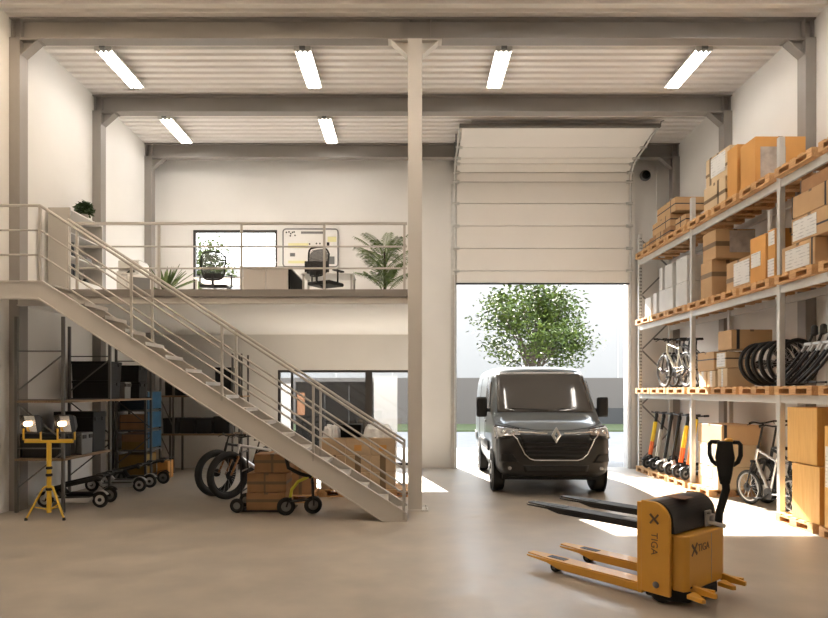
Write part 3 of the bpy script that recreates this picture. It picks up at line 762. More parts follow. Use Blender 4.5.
# folded scooters on the left
fs = [(-4.79, 9.56, 'silver', 'silver', 'silver-decked folded scooter at the near end of the left shelf rack'),
      (-4.87, 10.02, 'satin', 'black', 'dark folded scooter just behind the near silver folded scooter'),
      (-4.85, 11.08, 'silver', 'silver', 'silver-decked folded scooter in front of the blue-sided shelf'),
      (-4.86, 11.54, 'silver', 'silver', 'second silver-decked folded scooter in front of the blue-sided shelf'),
      (-4.80, 12.02, 'satin', 'black', 'black folded scooter closest to the blue-sided shelf')]
for x, y, dk, fd, lab in fs:
    escooter(lab, (x, y, 0), PI-.02, ('black',), 'silver' if dk == 'silver' else 'satin', dk, folded=True, fender=fd, r=.125, L=.86, group='folded scooters by the left shelves')
# fat-tyred electric bikes
HB = PI+.90
bicycle('near fat-tyred electric bike with bronze fork under the stair', (-2.32, 11.22, 0), HB, 'silver', R=.40, tw=.055, fat=True, wb=1.16, fork='forkbrown', name='electric_bike', group='fat-tyred electric bikes under the stair', rim='satin', up=.06)
bicycle('far fat-tyred electric bike half hidden behind the near one', (-2.62, 11.52, 0), HB, 'satin', R=.40, tw=.055, fat=True, wb=1.16, fork='forkbrown', name='electric_bike', group='fat-tyred electric bikes under the stair', rim='satin', up=.06)
# ---------------------------------------------------------------- van
van = thing('delivery_van', 'slate grey delivery van parked nose-in under the half-open roller door', 'van', (2.46, 11.27, 0), -.03)
def loft(sections, name, m, parent, sub=2, cap=True):
    b = MB(); ring = None; vs = []; fs = []
    for y, half in sections:
        pts = [(x, y, z) for x, z in half]+[(-x, y, z) for x, z in reversed(half) if x > 1e-6]
        vs += pts; ring = len(pts)
    k = len(sections)
    for i in range(k-1):
        for j in range(ring): fs.append((i*ring+j, i*ring+(j+1) % ring, (i+1)*ring+(j+1) % ring, (i+1)*ring+j))
    if cap: fs += [tuple(reversed(range(ring))), tuple((k-1)*ring+j for j in range(ring))]
    b.add(vs, fs); o = b.build(name, m, parent, smooth=False)
    for p in o.data.polygons: p.use_smooth = True
    if sub:
        s = o.modifiers.new('sub', 'SUBSURF'); s.levels = sub; s.render_levels = sub
    return o
def sec(y, zb, hw, zt, ht, zs=None, zw=None):
    # half ring from bottom centre to top centre: bottom, sill, waist, shoulder, roof edge, roof
    zw = zw if zw is not None else zb+.55*(zt-zb); 
    return (y, [(0, zb), (hw*.62, zb), (hw*.96, zb+.03), (hw, zb+.22), (hw, zw), (hw*.5+ht*.5+.02, zw+(zt-zw)*.55), (ht+.02, zt-.09), (ht-.09, zt-.005), (ht*.45, zt+.015), (0, zt+.02)])
secs = [sec(-.84, .44, .66, 1.02, .60, zw=.80), sec(-.80, .36, .80, 1.06, .74, zw=.86), sec(-.66, .33, .93, 1.14, .86, zw=.95), sec(-.42, .32, .975, 1.25, .89, zw=1.05),
        sec(-.10, .32, .985, 1.33, .90, zw=1.12), sec(.06, .32, .99, 1.385, .90, zw=1.20), sec(.16, .32, .99, 1.48, .90, zw=1.26), sec(.55, .32, .99, 1.93, .885, zw=1.36), sec(.78, .32, .99, 2.16, .87, zw=1.38),
        sec(.92, .32, .99, 2.25, .87, zw=1.38), sec(1.3, .32, .99, 2.285, .87, zw=1.4), sec(2.6, .32, .99, 2.29, .87, zw=1.4), sec(4.05, .34, .985, 2.28, .87, zw=1.4), sec(4.14, .36, .97, 2.24, .85, zw=1.4), sec(4.16, .4, .95, 2.20, .82, zw=1.4)]
body = loft(secs, 'body', 'vanpaint', van, 2)
bpy.context.view_layer.update()
dg = bpy.context.evaluated_depsgraph_get()
ev = body.evaluated_get(dg); tm = ev.to_mesh()
bvh = BVHTree.FromPolygons([v.co.copy() for v in tm.vertices], [tuple(p.vertices) for p in tm.polygons]); ev.to_mesh_clear()
def hit(x, z, d=(0, 1, 0)):
    d = Vector(d)
    o = Vector((x, -3, z)) if d.y else Vector((d.x*-3, x, z))
    l, nrm, i, dist = bvh.ray_cast(o, d)
    if l is None: return None
    if nrm.dot(d) > 0: nrm = -nrm
    return l, nrm
def patch(name, m, corners, off=.012, nu=14, nv=8, parent=None, d=(0, 1, 0), th=.012, smooth=True):
    # corners (x,z): bl, br, tr, tl projected onto the body, raised by off
    bl, br, tr, tl = corners; vs = []; idx = {}
    for j in range(nv+1):
        for i in range(nu+1):
            u, v = i/nu, j/nv
            x = (1-v)*((1-u)*bl[0]+u*br[0])+v*((1-u)*tl[0]+u*tr[0]); z = (1-v)*((1-u)*bl[1]+u*br[1])+v*((1-u)*tl[1]+u*tr[1])
            h = hit(x, z, d)
            if h is None: continue
            idx[(i, j)] = len(vs); vs.append(h[0]+h[1]*off)
    fs = []
    for j in range(nv):
        for i in range(nu):
            q = [(i, j), (i+1, j), (i+1, j+1), (i, j+1)]
            if all(k in idx for k in q): fs.append(tuple(idx[k] for k in q))
    o = MB().add(vs, fs).build(name, m, parent or van, smooth=smooth)
    s = o.modifiers.new('solid', 'SOLIDIFY'); s.thickness = th; s.offset = 0
    return o
def line(name, m, pts, r=.012, off=.012, parent=None, sub=6, n=8):
    out = []
    for a, b in zip(pts, pts[1:]):
        for k in range(sub):
            t = k/sub; h = hit(a[0]+(b[0]-a[0])*t, a[1]+(b[1]-a[1])*t)
            if h: out.append(h[0]+h[1]*off)
    h = hit(*pts[-1]); out.append(h[0]+h[1]*off)
    return MB().path(out, r, n).build(name, m, parent or van, smooth=True)
# windscreen, bumper, grille
ws = patch('windscreen', 'vanglass', [(-.87, 1.41), (.87, 1.41), (.815, 2.155), (-.815, 2.155)], .008, 24, 12)
for x0, x1 in ((-.30, -.62), (.62, .34)):
    line('wiper', 'black', [(x0+.34 if x0 < 0 else x0-.4, 1.43), (x1, 1.465)], .009, .026, ws)
bp = patch('bumper', 'vanplastic', [(-.93, .36), (.93, .36), (.95, 1.01), (-.95, 1.01)], .014, 40, 16)
gl = patch('grille', 'black', [(-.46, .64), (.46, .64), (.60, 1.045), (-.60, 1.045)], .030, 20, 8, th=.02)
for z, w in ((.72, .47), (.79, .50), (.86, .53), (.93, .56)):
    line('grille_bar', 'satin', [(-w, z), (w, z)], .011, .048, gl, 16)
line('chrome_trim', 'silver', [(-.70, 1.03), (-.64, .98), (-.52, .74), (-.44, .665), (-.36, .64), (.36, .64), (.44, .665), (.52, .74), (.64, .98), (.70, 1.03)], .0085, .05, None, 5)
for s in (-1, 1): line('chrome_bar', 'chrome', [(s*.14, 1.06), (s*.62, 1.07)], .014, .045, None, 8)
# diamond emblem
h = hit(0, 1.03)[0]
em = MB(); w_, hh = .082, .14; e_ = .020
def dia(k, y): return [(w_*k, y, 0), (0, y, hh*k), (-w_*k, y, 0), (0, y, -hh*k)]
vo = [(x, y, z) for x, y, z in dia(1, 0)]+dia(1, -.02)+dia(.58, -.034)+dia(.40, -.02)+dia(.40, 0)
fsd = []
for r in range(4):
    for j in range(4): fsd.append((r*4+j, r*4+(j+1) % 4, (r+1)*4+(j+1) % 4, (r+1)*4+j))
for j in range(4): fsd.append((16+j, 16+(j+1) % 4, (j+1) % 4, j))
em.add(vo, fsd); em.build('emblem', 'silver', van, loc=(0, h.y-.05, 1.06), bevel=.003)
for s in (-1, 1):
    a, b = s*.585, s*.955
    hl = patch('headlight', 'lampglass', [(a, 1.03), (b, .98), (b-s*.005, 1.165), (a, 1.125)], .03, 12, 6, th=.02)
    line('headlight_surround', 'black', [(a, 1.035), (b*.99, .99)], .014, .034, hl); line('headlight_surround', 'black', [(a, 1.125), (b*.985, 1.17)], .012, .034, hl)
    for q, zz in ((.70, 1.07), (.83, 1.075)):
        hp = hit(s*q, zz); MB().sphere((0, 0, 0), .045, 14, 8).build('lamp_lens', 'chrome', hl, loc=hp[0]+hp[1]*.02, smooth=True)
    patch('fog_recess', 'black', [(s*.62, .60), (s*.90, .60), (s*.88, .73), (s*.72, .74)], .030, 8, 5, th=.02)
    fp = hit(s*.76, .50); MB().lathe([(.032, .01), (.032, -.02), (.02, -.026)], axis='y', n=16).build('fog_lamp', 'lampglass', van, loc=fp[0]+fp[1]*.018, smooth=True)
patch('lower_intake', 'black', [(-.52, .44), (.52, .44), (.55, .55), (-.55, .55)], .026, 20, 4, th=.02)
pl = hit(0, .38)
# hood seam
line('bonnet_seam', 'black', [(-.90, 1.235), (-.60, 1.165), (-.3, 1.13), (.3, 1.13), (.60, 1.165), (.90, 1.235)], .005, .003, None, 6)
# side glass, door seams, mouldings
for s in (-1, 1):
    d = (-s, 0, 0)
    patch('side_window', 'vanglass', [(.42, 1.42), (1.32, 1.42), (1.32, 2.0), (.80, 2.0)], .008, 10, 8, d=d)
    patch('side_moulding', 'vanplastic', [(.52, .66), (2.35, .66), (2.35, .84), (.52, .84)], .016, 12, 2, d=d)
    patch('side_moulding', 'vanplastic', [(3.42, .66), (4.08, .66), (4.08, .84), (3.42, .84)], .016, 8, 2, d=d)
    for y in (1.42, 2.72):
        p = []
        for z in (.5, .9, 1.3, 1.6, 1.9, 2.08):
            hh_ = hit(y, z, d); p.append(hh_[0]+hh_[1]*.001)
        MB().path(p, .006, 4).build('door_seam', 'black', van)
    hp = hit(1.30, 1.2, d); MB().cbox((0, 0, 0), (.03, .18, .035)).build('door_handle', 'vanplastic', van, loc=hp[0], bevel=.008)
    for y in (0, 2.92):
        a = MB(); a.lathe([(.40, -.004), (.40, .0)], axis='x', n=32)
        hp = hit(y, .5, d); a.build('wheel_arch', 'black', van, loc=(s*.99, y, .36))
    for nm, y in (('front_wheel', 0), ('rear_wheel', 2.92)):
        w = MB().lathe([(.19, -.11), (.30, -.11), (.335, -.085), (.34, 0), (.335, .085), (.30, .11), (.19, .11)], axis='x', n=32).build(nm, 'rubber', van, loc=(s*.895, y, .34), smooth=True)
        r = MB().lathe([(.20, -.10), (.205, -.112), (.18, -.112), (.14, -.09), (.05, -.105), (.05, -.12)] if s < 0 else [(.20, .10), (.205, .112), (.18, .112), (.14, .09), (.05, .105), (.05, .12)], axis='x', n=24)
        r.build('rim', 'silver', w, smooth=True)
    # mirror
    mr = MB().add([(a*.10*k+.0, b_, c_*.19*(1 if k == 1 else .9)) for b_, k in ((-.07, .82), (-.03, 1), (.07, .95)) for a, c_ in ((-1, -1), (1, -1), (1, 1), (-1, 1))],
                  [(0,1,2,3), (11,10,9,8)]+[(r*4+j, r*4+(j+1) % 4, r*4+4+(j+1) % 4, r*4+4+j) for r in (0, 1) for j in range(4)])
    mo = mr.build('door_mirror', 'black', van, loc=(s*1.135, .46, 1.50), bevel=.035, seg=3, smooth=True)
    MB().bar((-s*.17, .02, -.06), (-s*.06, 0, -.06), .06, .07).build('mirror_arm', 'black', mo, bevel=.01)
    B(-.085, .085, .068, .074, -.15, .16).build('mirror_glass', 'lampglass', mo)
MB().bar((-.35, 1.2, 2.285), (-.35, 1.28, 2.34), .012, .012).build('roof_aerial', 'black', van)
B(-.9, .9, 4.10, 4.24, .36, .50).build('rear_bumper', 'vanplastic', van, bevel=.02)
B(-.85, .85, -.5, 4.0, .26, .34).build('underbody', 'black', van)
# ---------------------------------------------------------------- powered stacker truck
st_ = thing('pallet_stacker', 'yellow electric pallet stacker with two black raised forks in the foreground', 'pallet truck', (2.256, 5.64, 0), math.atan2(-.775, .63))
def fork_(name, m, y, zt, th, tip):
    f = MB(); 
    f.prism([(.02, y-.085), (-.95, y-.085), (-1.27, y-.045), (-1.27, y+.045), (-.95, y+.085), (.02, y+.085)], zt-.014, zt, 'xy')
    for s in (-1, 1):
        yy = y+s*.078
        f.prism([(.02, zt-.014), (.02, zt-th), (-.86, zt-th), (-.92, zt-th*.8), (-1.0, zt-th*.55), (-1.24, zt-.03), (-1.26, zt-.014)], yy-.007, yy+.007, 'xz')
    o = f.build(name, m, st_, bevel=.004)
    MB().box(-1.02, -.82, y-.04, y+.04, zt, zt+.0035).build('roller_slot', 'black', o)
    return o
for y in (-.27, .27):
    o = fork_('lower_fork', 'machine', y, .135, .085, 0)
    r = MB().lathe([(.045, -.05), (.05, -.04), (.05, .04), (.045, .05)], (-.93, y, .05), 'y', 14); r.build('load_roller', 'rubber', o)
    MB().bar((-.93, y-.06, .06), (-.93, y+.06, .06), .03, .05).build('roller_bracket', 'brace', o)
    fork_('raised_fork', 'black', y, .655, .06, 0)
    MB().box(-.18, -.02, y-.05, y+.05, .655, .658).build('fork_plate', 'brace', st_)
MB().box(.0, .05, -.37, .41, .05, .84).build('mast_plate', 'machine', st_, bevel=.006)
arc = [(.05+.10+.16*math.sin(a), .70+.16*math.cos(a)) for a in [k*PI/16 for k in range(0, 9)]]
prof_ = [(.05, .08), (.05, .86)]+arc+[(.31, .08)]
for y0, y1 in ((-.39, -.355), (.395, .43)): MB().prism(prof_, y0, y1, 'xz').build('side_panel', 'machine', st_, bevel=.005)
pin = [(a-.006, b-.008) for a, b in prof_[1:]]
cov = [(.06, .60), (.06, .845)]+[(a+.012, b) for a, b in arc]+[(.335, .60)]
MB().prism([(a, b+.004) for a, b in cov], -.354, .394, 'xz').build('black_hood', 'satin', st_, bevel=.006, seg=2)
MB().prism([(.06, .10), (.06, .598), (.30, .598), (.30, .10)], -.354, .394, 'xz').build('chassis', 'machine', st_)
mc = MB().prism([(.30, -.34), (.40, -.33), (.425, -.28), (.425, .31), (.405, .38), (.36, .40), (.30, .40)], .13, .595, 'xy').build('motor_cover', 'machine', st_, bevel=.014, seg=2)
MB().box(.4255, .428, .10, .103, .15, .57).build('cover_joint', 'seam', mc)
MB().box(.426, .429, -.27, -.18, .16, .172).build('vent_slot', 'black', mc)
bs = MB().prism([(.06, -.34), (.30, -.35), (.42, -.26), (.43, .20), (.36, .34), (.06, .34)], .035, .128, 'xy').build('base_skirt', 'black', st_, bevel=.01)
MB().lathe([(.09, -.045), (.115, -.035), (.115, .035), (.09, .045)], (.20, -.30, .115), 'y', 18).build('drive_wheel', 'rubber', st_)
MB().lathe([(.05, -.03), (.06, -.02), (.06, .02), (.05, .03)], (.34, .18, .06), 'y', 14).build('caster_wheel', 'rubber', st_)
for y0 in (-.24, .30):
    MB().prism([(.40, .125), (.40, .185), (.45, .18), (.62, .150), (.62, .115), (.46, .115)], y0, y0+.035, 'xz').build('foot_guard', 'machine', st_, bevel=.003)
    MB().prism([(.44, y0-.12), (.58, y0-.15), (.60, y0-.12), (.47, y0-.01), (.44, y0-.01)], .10, .135, 'xy').build('foot_guard', 'machine', st_, bevel=.003)
    MB().prism([(.42, y0+.045), (.56, y0+.10), (.56, y0+.13), (.42, y0+.11)], .11, .15, 'xy').build('foot_guard', 'machine', st_, bevel=.003)
TY = .26
br = MB(); br.box(.30, .36, TY-.06, TY+.06, .60, .70); br.build('tiller_bracket', 'silver', st_, bevel=.006)
br = MB(); br.bar((.34, TY-.08, .73), (.34, TY, .73), .02, .02).bar((.34, TY-.08, .60), (.34, TY-.08, .74), .02, .02).bar((.34, TY, .60), (.34, TY, .74), .02, .02); br.bar((.34, TY-.04, .64), (.45, TY+.05, .605), .05, .035)
br.build('tiller_lock', 'silver', st_, bevel=.004)
MB().path([(.40, TY+.03, .60), (.41, TY+.025, .72), (.45, TY+.01, .84), (.48, TY, .94), (.47, TY, 1.06)], .033, 12).build('tiller_arm', 'black', st_, smooth=True)
def hp(w, t, z): return (.47+.91*w-.41*t, TY+.41*w+.91*t, z)      # the tiller is turned towards the hall
hd = MB(); hd.add([hp(a*w, c*t, z) for z, w, t in ((.98, .038, .03), (1.06, .055, .045), (1.22, .078, .055), (1.30, .066, .05), (1.36, .060, .045)) for a, c in ((-1, -1), (1, -1), (1, 1), (-1, 1))],
    [(3,2,1,0), (16,17,18,19)]+[(r*4+j, r*4+(j+1) % 4, r*4+4+(j+1) % 4, r*4+4+j) for r in range(4) for j in range(4)])
hd.build('tiller_head', 'black', st_, bevel=.01, seg=2)
for s in (-1, 1):
    MB().path([hp(s*.04, 0, 1.352), hp(s*.105, 0, 1.352), hp(s*.122, 0, 1.33), hp(s*.122, 0, 1.24), hp(s*.10, 0, 1.18), hp(s*.06, 0, 1.15)], .019, 8).build('handle_loop', 'black', st_, smooth=True)
MB().sphere((0, 0, 0), .038, 12, 8, .6).build('orange_button', 'machine', st_, loc=hp(.03, 0, 1.368), smooth=True)
def letters(txt, size, loc, rot, m, parent, nm='lettering'):
    cu = bpy.data.curves.new(nm, 'FONT'); cu.body = txt; cu.size = size; cu.extrude = .001; cu.align_x = 'LEFT'; cu.materials.append(M[m])
    q = bpy.data.objects.new('lettering_curve', cu); me = bpy.data.meshes.new_from_object(q); me.materials.clear(); me.materials.append(M[m]); bpy.data.objects.remove(q)
    o = bpy.data.objects.new(nm, me); COL.objects.link(o); o.parent = parent; o.location = loc; o.rotation_euler = rot; return o
def xlogo(loc, rot, s, parent):
    b = MB()
    for p, q, w in (((-.5, .5), (.5, -.5), .26), ((.5, .55), (.12, .08), .2), ((-.12, -.08), (-.5, -.55), .2)):
        b.bar((p[0]*s, p[1]*s, .001), (q[0]*s, q[1]*s, .001), w*s, .002)
    return b.build('cross_logo', 'logo', parent, loc=loc, rot=rot)
R1 = (PI/2, 0, PI/2)
xlogo((.4275, -.20, .475), R1, .09, st_); letters('TIGA', .09, (.427, -.14, .445), R1, 'logo', st_)
xlogo((.175, -.3925, .715), (PI/2, 0, 0), .075, st_)
R2 = Euler((PI/2, 0, 0)).to_matrix() @ Matrix.Rotation(-PI/2, 3, 'Z')
letters('TIGA', .085, (.148, -.392, .60), R2.to_euler(), 'logo', st_)
MB().lathe([(.028, 0), (.028, -.006), (.012, -.010)], axis='y', n=16).build('wheel_bolt', 'brace', st_, loc=(.19, -.391, .16))
MB().box(.10, .30, -.12, .06, .866, .868).build('charge_indicator', 'beamdark', st_)

# ---------------------------------------------------------------- flood light stand
fs_ = thing('flood_light_stand', 'yellow tripod stand carrying two lit flood lamps at the far left', 'work light', (-5.09, 8.72, 0))
MB().tube((0, 0, .09), (0, 0, 1.08), .032, 12).build('pole', 'standyellow', fs_, smooth=True)
cl = MB()
for z in (.62, .72, .42): cl.lathe([(.036, -.02), (.044, -.012), (.044, .012), (.036, .02)], (0, 0, z), 'z', 14)
cl.build('clamp_collar', 'black', fs_)
for k, a in enumerate((-.35, -2.75, 1.35)):
    c_, s_ = math.cos(a), math.sin(a); R_ = .28 if k < 2 else .25
    lg = MB().path([(c_*.035, s_*.035, .46), (c_*.07, s_*.07, .44), (c_*R_, s_*R_, .02)], .014, 8).tube((c_*.03, s_*.03, .14), (c_*R_*.62, s_*R_*.62, .18), .009, 6).build('leg', 'standyellow', fs_, smooth=True)
    MB().lathe([(.02, 0), (.022, .01), (.018, .04)], (c_*R_, s_*R_, 0), 'z', 10).build('rubber_foot', 'rubber', lg)
MB().box(-.34, .34, -.02, .02, 1.07, 1.11).build('cross_bar', 'standyellow', fs_, bevel=.004)
for i, x in enumerate((-.24, .24)):
    y_ = MB()
    for s in (-1, 1): y_.bar((x+s*.12, 0, 1.11), (x+s*.12, 0, 1.27), .012, .03)
    y_.bar((x-.12, 0, 1.12), (x+.12, 0, 1.12), .03, .012)
    y_.build('yoke', 'standyellow', fs_)
    rx = (.20, 0, -.35)
    lp = MB().add([(a*w, d, c*h) for d, w, h in ((.11, .08, .07), (.02, .135, .12), (-.06, .145, .13)) for a, c in ((-1, -1), (1, -1), (1, 1), (-1, 1))],
                  [(0,1,2,3)]+[(r*4+j, r*4+(j+1) % 4, r*4+4+(j+1) % 4, r*4+4+j) for r in (0, 1) for j in range(4)]).build('lamp_housing', 'satin', fs_, loc=(x, 0, 1.345), rot=rx, bevel=.006)
    B(-.13, .13, -.025, -.021, -.115, .115).build('reflector', 'chrome', lp)
    MB().tube((-.085, -.034, .0), (-.01, -.034, .0), .036, 12).build('lit_bulb', 'flood', lp, smooth=True)
    B(-.138, .138, -.062, -.057, -.123, .123).build('lamp_glass', 'glass', lp)

# ---------------------------------------------------------------- left shelf racks
def shelf_rack(label, x0, x1, ys, H_, shelves, name='shelf_rack', board='shelfboard', ends=True):
    t = thing(name, label, 'rack', (0, 0, 0))
    for y in ys:
        for x in (x0+.02, x1-.02): MB().box(x-.02, x+.02, y-.02, y+.02, 0, H_).build('upright', 'darkrack', t)
        if ends:
            z = .35; k = 0
            while z < H_-.5:
                a, b = (x0+.02, x1-.02) if k % 2 else (x1-.02, x0+.02)
                MB().bar((a, y, z+.55), (b, y, z), .014, .02).build('brace', 'darkrack', t); MB().bar((x0, y, z+.60), (x1, y, z+.60), .014, .02).build('tie_bar', 'darkrack', t)
                z += .72; k += 1
    for z, ya, yb in shelves:
        MB().box(x0, x1, ya-.02, yb+.02, z-.035, z).build('shelf', board, t)
    return t
shelf_rack('dark steel shelf rack along the left wall below the mezzanine', -5.86, -5.13, (9.18, 10.60, 12.28), 2.9, [(1.66, 9.18, 12.28), (.80, 9.18, 10.60)])
def crate(label, x0, x1, y0, y1, z0, z1, m='crate', group=None, rim=True):
    t = thing('storage_crate', label, 'crate', ((x0+x1)/2, (y0+y1)/2, z0), 0, group)
    a, b, h = (x1-x0)/2, (y1-y0)/2, z1-z0; k = .95
    MB().add([(-a*k, -b*k, 0), (a*k, -b*k, 0), (a*k, b*k, 0), (-a*k, b*k, 0), (-a*.98, -b*.98, h*.86), (a*.98, -b*.98, h*.86), (a*.98, b*.98, h*.86), (-a*.98, b*.98, h*.86)],
             [(0,3,2,1), (4,5,6,7), (0,1,5,4), (1,2,6,5), (2,3,7,6), (3,0,4,7)]).build('tub', m, t, bevel=.008)
    B(-a, a, -b, b, h*.86, h).build('lid', m, t, bevel=.006)
    for s in (-1, 1):
        c = MB().cbox((s*b*.45, 0, 0), (.08, .02, .07)); 
        MB().cbox((0, 0, 0), (.02, .10, .06)).build('clip', 'black', t, loc=(a*.99, s*b*.55, h*.82))
    return t
Z2 = 1.661; Z1 = .801
crate('wide dark crate on the upper left shelf, lower one of the nearer stack', -5.84, -5.19, 10.66, 11.08, Z2, Z2+.32)
crate('wide dark crate on the upper left shelf, upper one of the nearer stack', -5.84, -5.17, 10.64, 11.10, Z2+.322, Z2+.65)
crate('dark crate on the far end of the upper left shelf, lower one', -5.84, -5.19, 11.86, 12.22, Z2, Z2+.31)
crate('dark crate on the far end of the upper left shelf, upper one', -5.84, -5.19, 11.84, 12.24, Z2+.312, Z2+.63)
crate('grey plastic bin between the two dark crate stacks on the upper left shelf', -5.45, -5.19, 11.25, 11.50, Z2, Z2+.30, 'crate_l')
crate('dark crate on the lower left shelf behind the flood lamps', -5.82, -5.24, 9.24, 9.58, Z1, Z1+.36)
crate('big dark crate on the far half of the lower left shelf', -5.84, -5.18, 10.12, 10.54, Z1, Z1+.66)
for i, (x, lab) in enumerate(((-5.42, 'slim grey bin on the lower left shelf, nearest the wall of three'), (-5.31, 'slim grey bin on the lower left shelf, middle of three'), (-5.20, 'slim grey bin on the lower left shelf, outermost of three'))):
    crate(lab, x-.05, x+.05, 9.70, 10.04, Z1, Z1+.34, 'crate_l', 'slim grey bins on the lower left shelf')
# blue-sided shelf
bsx = thing('steel_shelf', 'open steel shelf with blue side panels standing left below the stair', 'shelf', (0, 0, 0))
bx0, bx1, by0, by1 = -5.97, -5.28, 12.36, 13.12
for x in (bx0+.02, bx1-.02):
    for y in (by0+.02, by1-.02): B(x-.02, x+.02, y-.02, y+.02, 0, 1.82).build('upright', 'darkrack', bsx)
for z in (.10, .62, 1.02, 1.42, 1.80): B(bx0, bx1, by0, by1, z-.03, z).build('shelf', 'darkrack', bsx)
for z0, z1 in ((1.44, 1.78), (1.05, 1.38), (.65, .98)): B(bx1+.001, bx1+.012, by0+.06, by1-.06, z0, z1).build('blue_panel', 'blue', bsx)
crate('navy bin on the top tier of the blue-sided shelf', -5.85, -5.34, 12.42, 13.0, 1.421, 1.70, 'navy')
carton('brown box on the third tier of the blue-sided shelf', -5.84, -5.34, 12.42, 13.0, 1.021, 1.32, 'brown', [S('h', .5)], seam=False)
carton('brown box on the second tier of the blue-sided shelf, lower of two', -5.80, -5.34, 12.42, 13.0, .621, .78, 'ochre', seam=False)
carton('thin brown box on the second tier of the blue-sided shelf, upper of two', -5.80, -5.34, 12.42, 13.0, .783, .95, 'brown', seam=False)
carton('ochre box on the lowest tier of the blue-sided shelf', -5.86, -5.34, 12.42, 13.0, .101, .52, 'ochre', seam=False)
carton('small orange box on the floor beside the blue-sided shelf', -5.22, -5.00, 12.75, 13.05, 0, .36, 'orange', [S('y', .5)])
# back-wall shelf
shelf_rack('dark steel shelf rack against the back wall behind the stair', -5.52, -3.70, (13.74,), 2.55, [], ends=False) if False else None
bk = thing('shelf_rack', 'dark steel shelf rack with ochre boards against the back wall under the mezzanine', 'rack', (0, 0, 0))
for x in (-5.50, -5.22, -3.92, -3.72):
    for y in (13.62, 14.16): B(x-.02, x+.02, y-.02, y+.02, 0, 2.62 if x > -4 else 2.30).build('upright', 'darkrack', bk)
for z in (.86, 1.70): B(-5.54, -3.68, 13.58, 14.20, z-.035, z).build('shelf', 'shelfboard', bk)
for z in (.2, 1.0): MB().bar((-5.50, 13.62, z+.62), (-5.22, 13.62, z), .014, .02).build('brace', 'darkrack', bk)
for i, (x, w, z, h_, lab) in enumerate(((-5.30, .33, .862, .34, 'dark bin on the lower back wall shelf, leftmost of three'), (-4.93, .33, .862, .34, 'dark bin on the lower back wall shelf, middle of three'), (-4.56, .33, .862, .34, 'dark bin on the lower back wall shelf, rightmost of three'),
        (-5.18, .50, 1.702, .44, 'black crate on the upper back wall shelf next to the left uprights'), (-4.17, .36, .862, .38, 'black crate on the lower back wall shelf near the bike handlebars'), (-4.14, .36, 1.702, .62, 'tall black crate on the upper back wall shelf seen through the stair railing'))):
    crate(lab, x-w/2, x+w/2, 13.64, 14.12, z, z+h_, 'crate')

# ---------------------------------------------------------------- boxes and hand truck under the stair
ht_ = thing('hand_truck', 'black hand truck carrying the strapped brown boxes under the stair', 'hand truck', (-2.12, 9.40, 0))
MB().box(-.40, .36, -.22, .24, .012, .03).build('toe_plate', 'satin', ht_)
f = MB()
for y in (-.18, .20): f.path([(-.40, y, .03), (-.41, y, .70), (-.42, y, .88)], .014, 8)
for z in (.3, .6, .88): f.tube((-.41, -.18, z), (-.41, .20, z), .012, 6)
f.build('frame', 'satin', ht_, smooth=True)
for y in (-.24, .26):
    w = MB().torus((0, 0, 0), 'y', .075, .032, 22, 8).build('wheel', 'rubber', ht_, loc=(-.45, y, .107), smooth=True)
    MB().lathe([(.06, -.02), (.06, .02)], axis='y', n=16).build('rim', 'brace', w)
g = 'strapped brown boxes on the hand truck'
b1 = carton('bottom brown box of the strapped stack under the stair', -2.44, -1.86, 9.19, 9.62, .031, .29, 'brown', [S('h', .55, .045, 'tape')], group=g)
carton('middle brown box of the strapped stack under the stair', -2.43, -1.85, 9.19, 9.62, .294, .58, 'brown', [S('h', .5, .045, 'tape'), S('x', .45, .03, 'tape')], group=g)
carton('top brown box of the strapped stack under the stair', -2.33, -1.80, 9.22, 9.60, .584, .86, 'brown', [S('h', .6, .045, 'tape'), S('x', .5, .04, 'tape')], group=g)
# small yellow and black folding scooter
ks = thing('kick_scooter', 'small black kick scooter with a bent yellow frame beside the brown boxes', 'scooter', (-1.62, 9.02, 0), .30); ks.scale = (1.15, 1.15, 1.15)
for nm, x in (('rear_wheel', -.17), ('front_wheel', .17)):
    w = MB().torus((0, 0, 0), 'y', .085, .03, 24, 8).build(nm, 'rubber', ks, loc=(x, 0, .115), smooth=True)
    MB().lathe([(.07, -.015), (.03, -.025), (.03, .025), (.07, .015)], axis='y', n=16).build('rim', 'brace', w)
MB().path([(-.12, 0, .20), (-.10, 0, .32), (-.02, 0, .42), (.12, 0, .48), (.16, 0, .475)], .021, 8).build('frame', 'lime', ks, smooth=True)
f = MB()
for s in (-.045, .045): f.path([(.16, s*.4, .46), (.165, s, .36), (.17, s, .115)], .012, 6)
f.bar((.16, -.05, .40), (.16, .05, .40), .03, .03)
f.build('front_fork', 'satin', ks, smooth=True)
f = MB()
for s in (-.045, .045): f.path([(-.11, s*.3, .22), (-.14, s, .20), (-.17, s, .115)], .012, 6)
f.bar((-.12, -.05, .21), (-.12, .05, .21), .03, .03)
f.build('rear_fork', 'satin', ks, smooth=True)
MB().path([(.15, 0, .47), (.0, 0, .52), (-.14, 0, .60), (-.18, .0, .78)], .024, 8).build('stem', 'black', ks, smooth=True)
MB().path([(-.18, -.10, .79), (-.18, 0, .80), (-.18, .10, .79)], .013, 8).build('handlebar', 'black', ks, smooth=True)
MB().bar((-.12, 0, .17), (.12, 0, .19), .09, .02).build('deck', 'satin', ks)

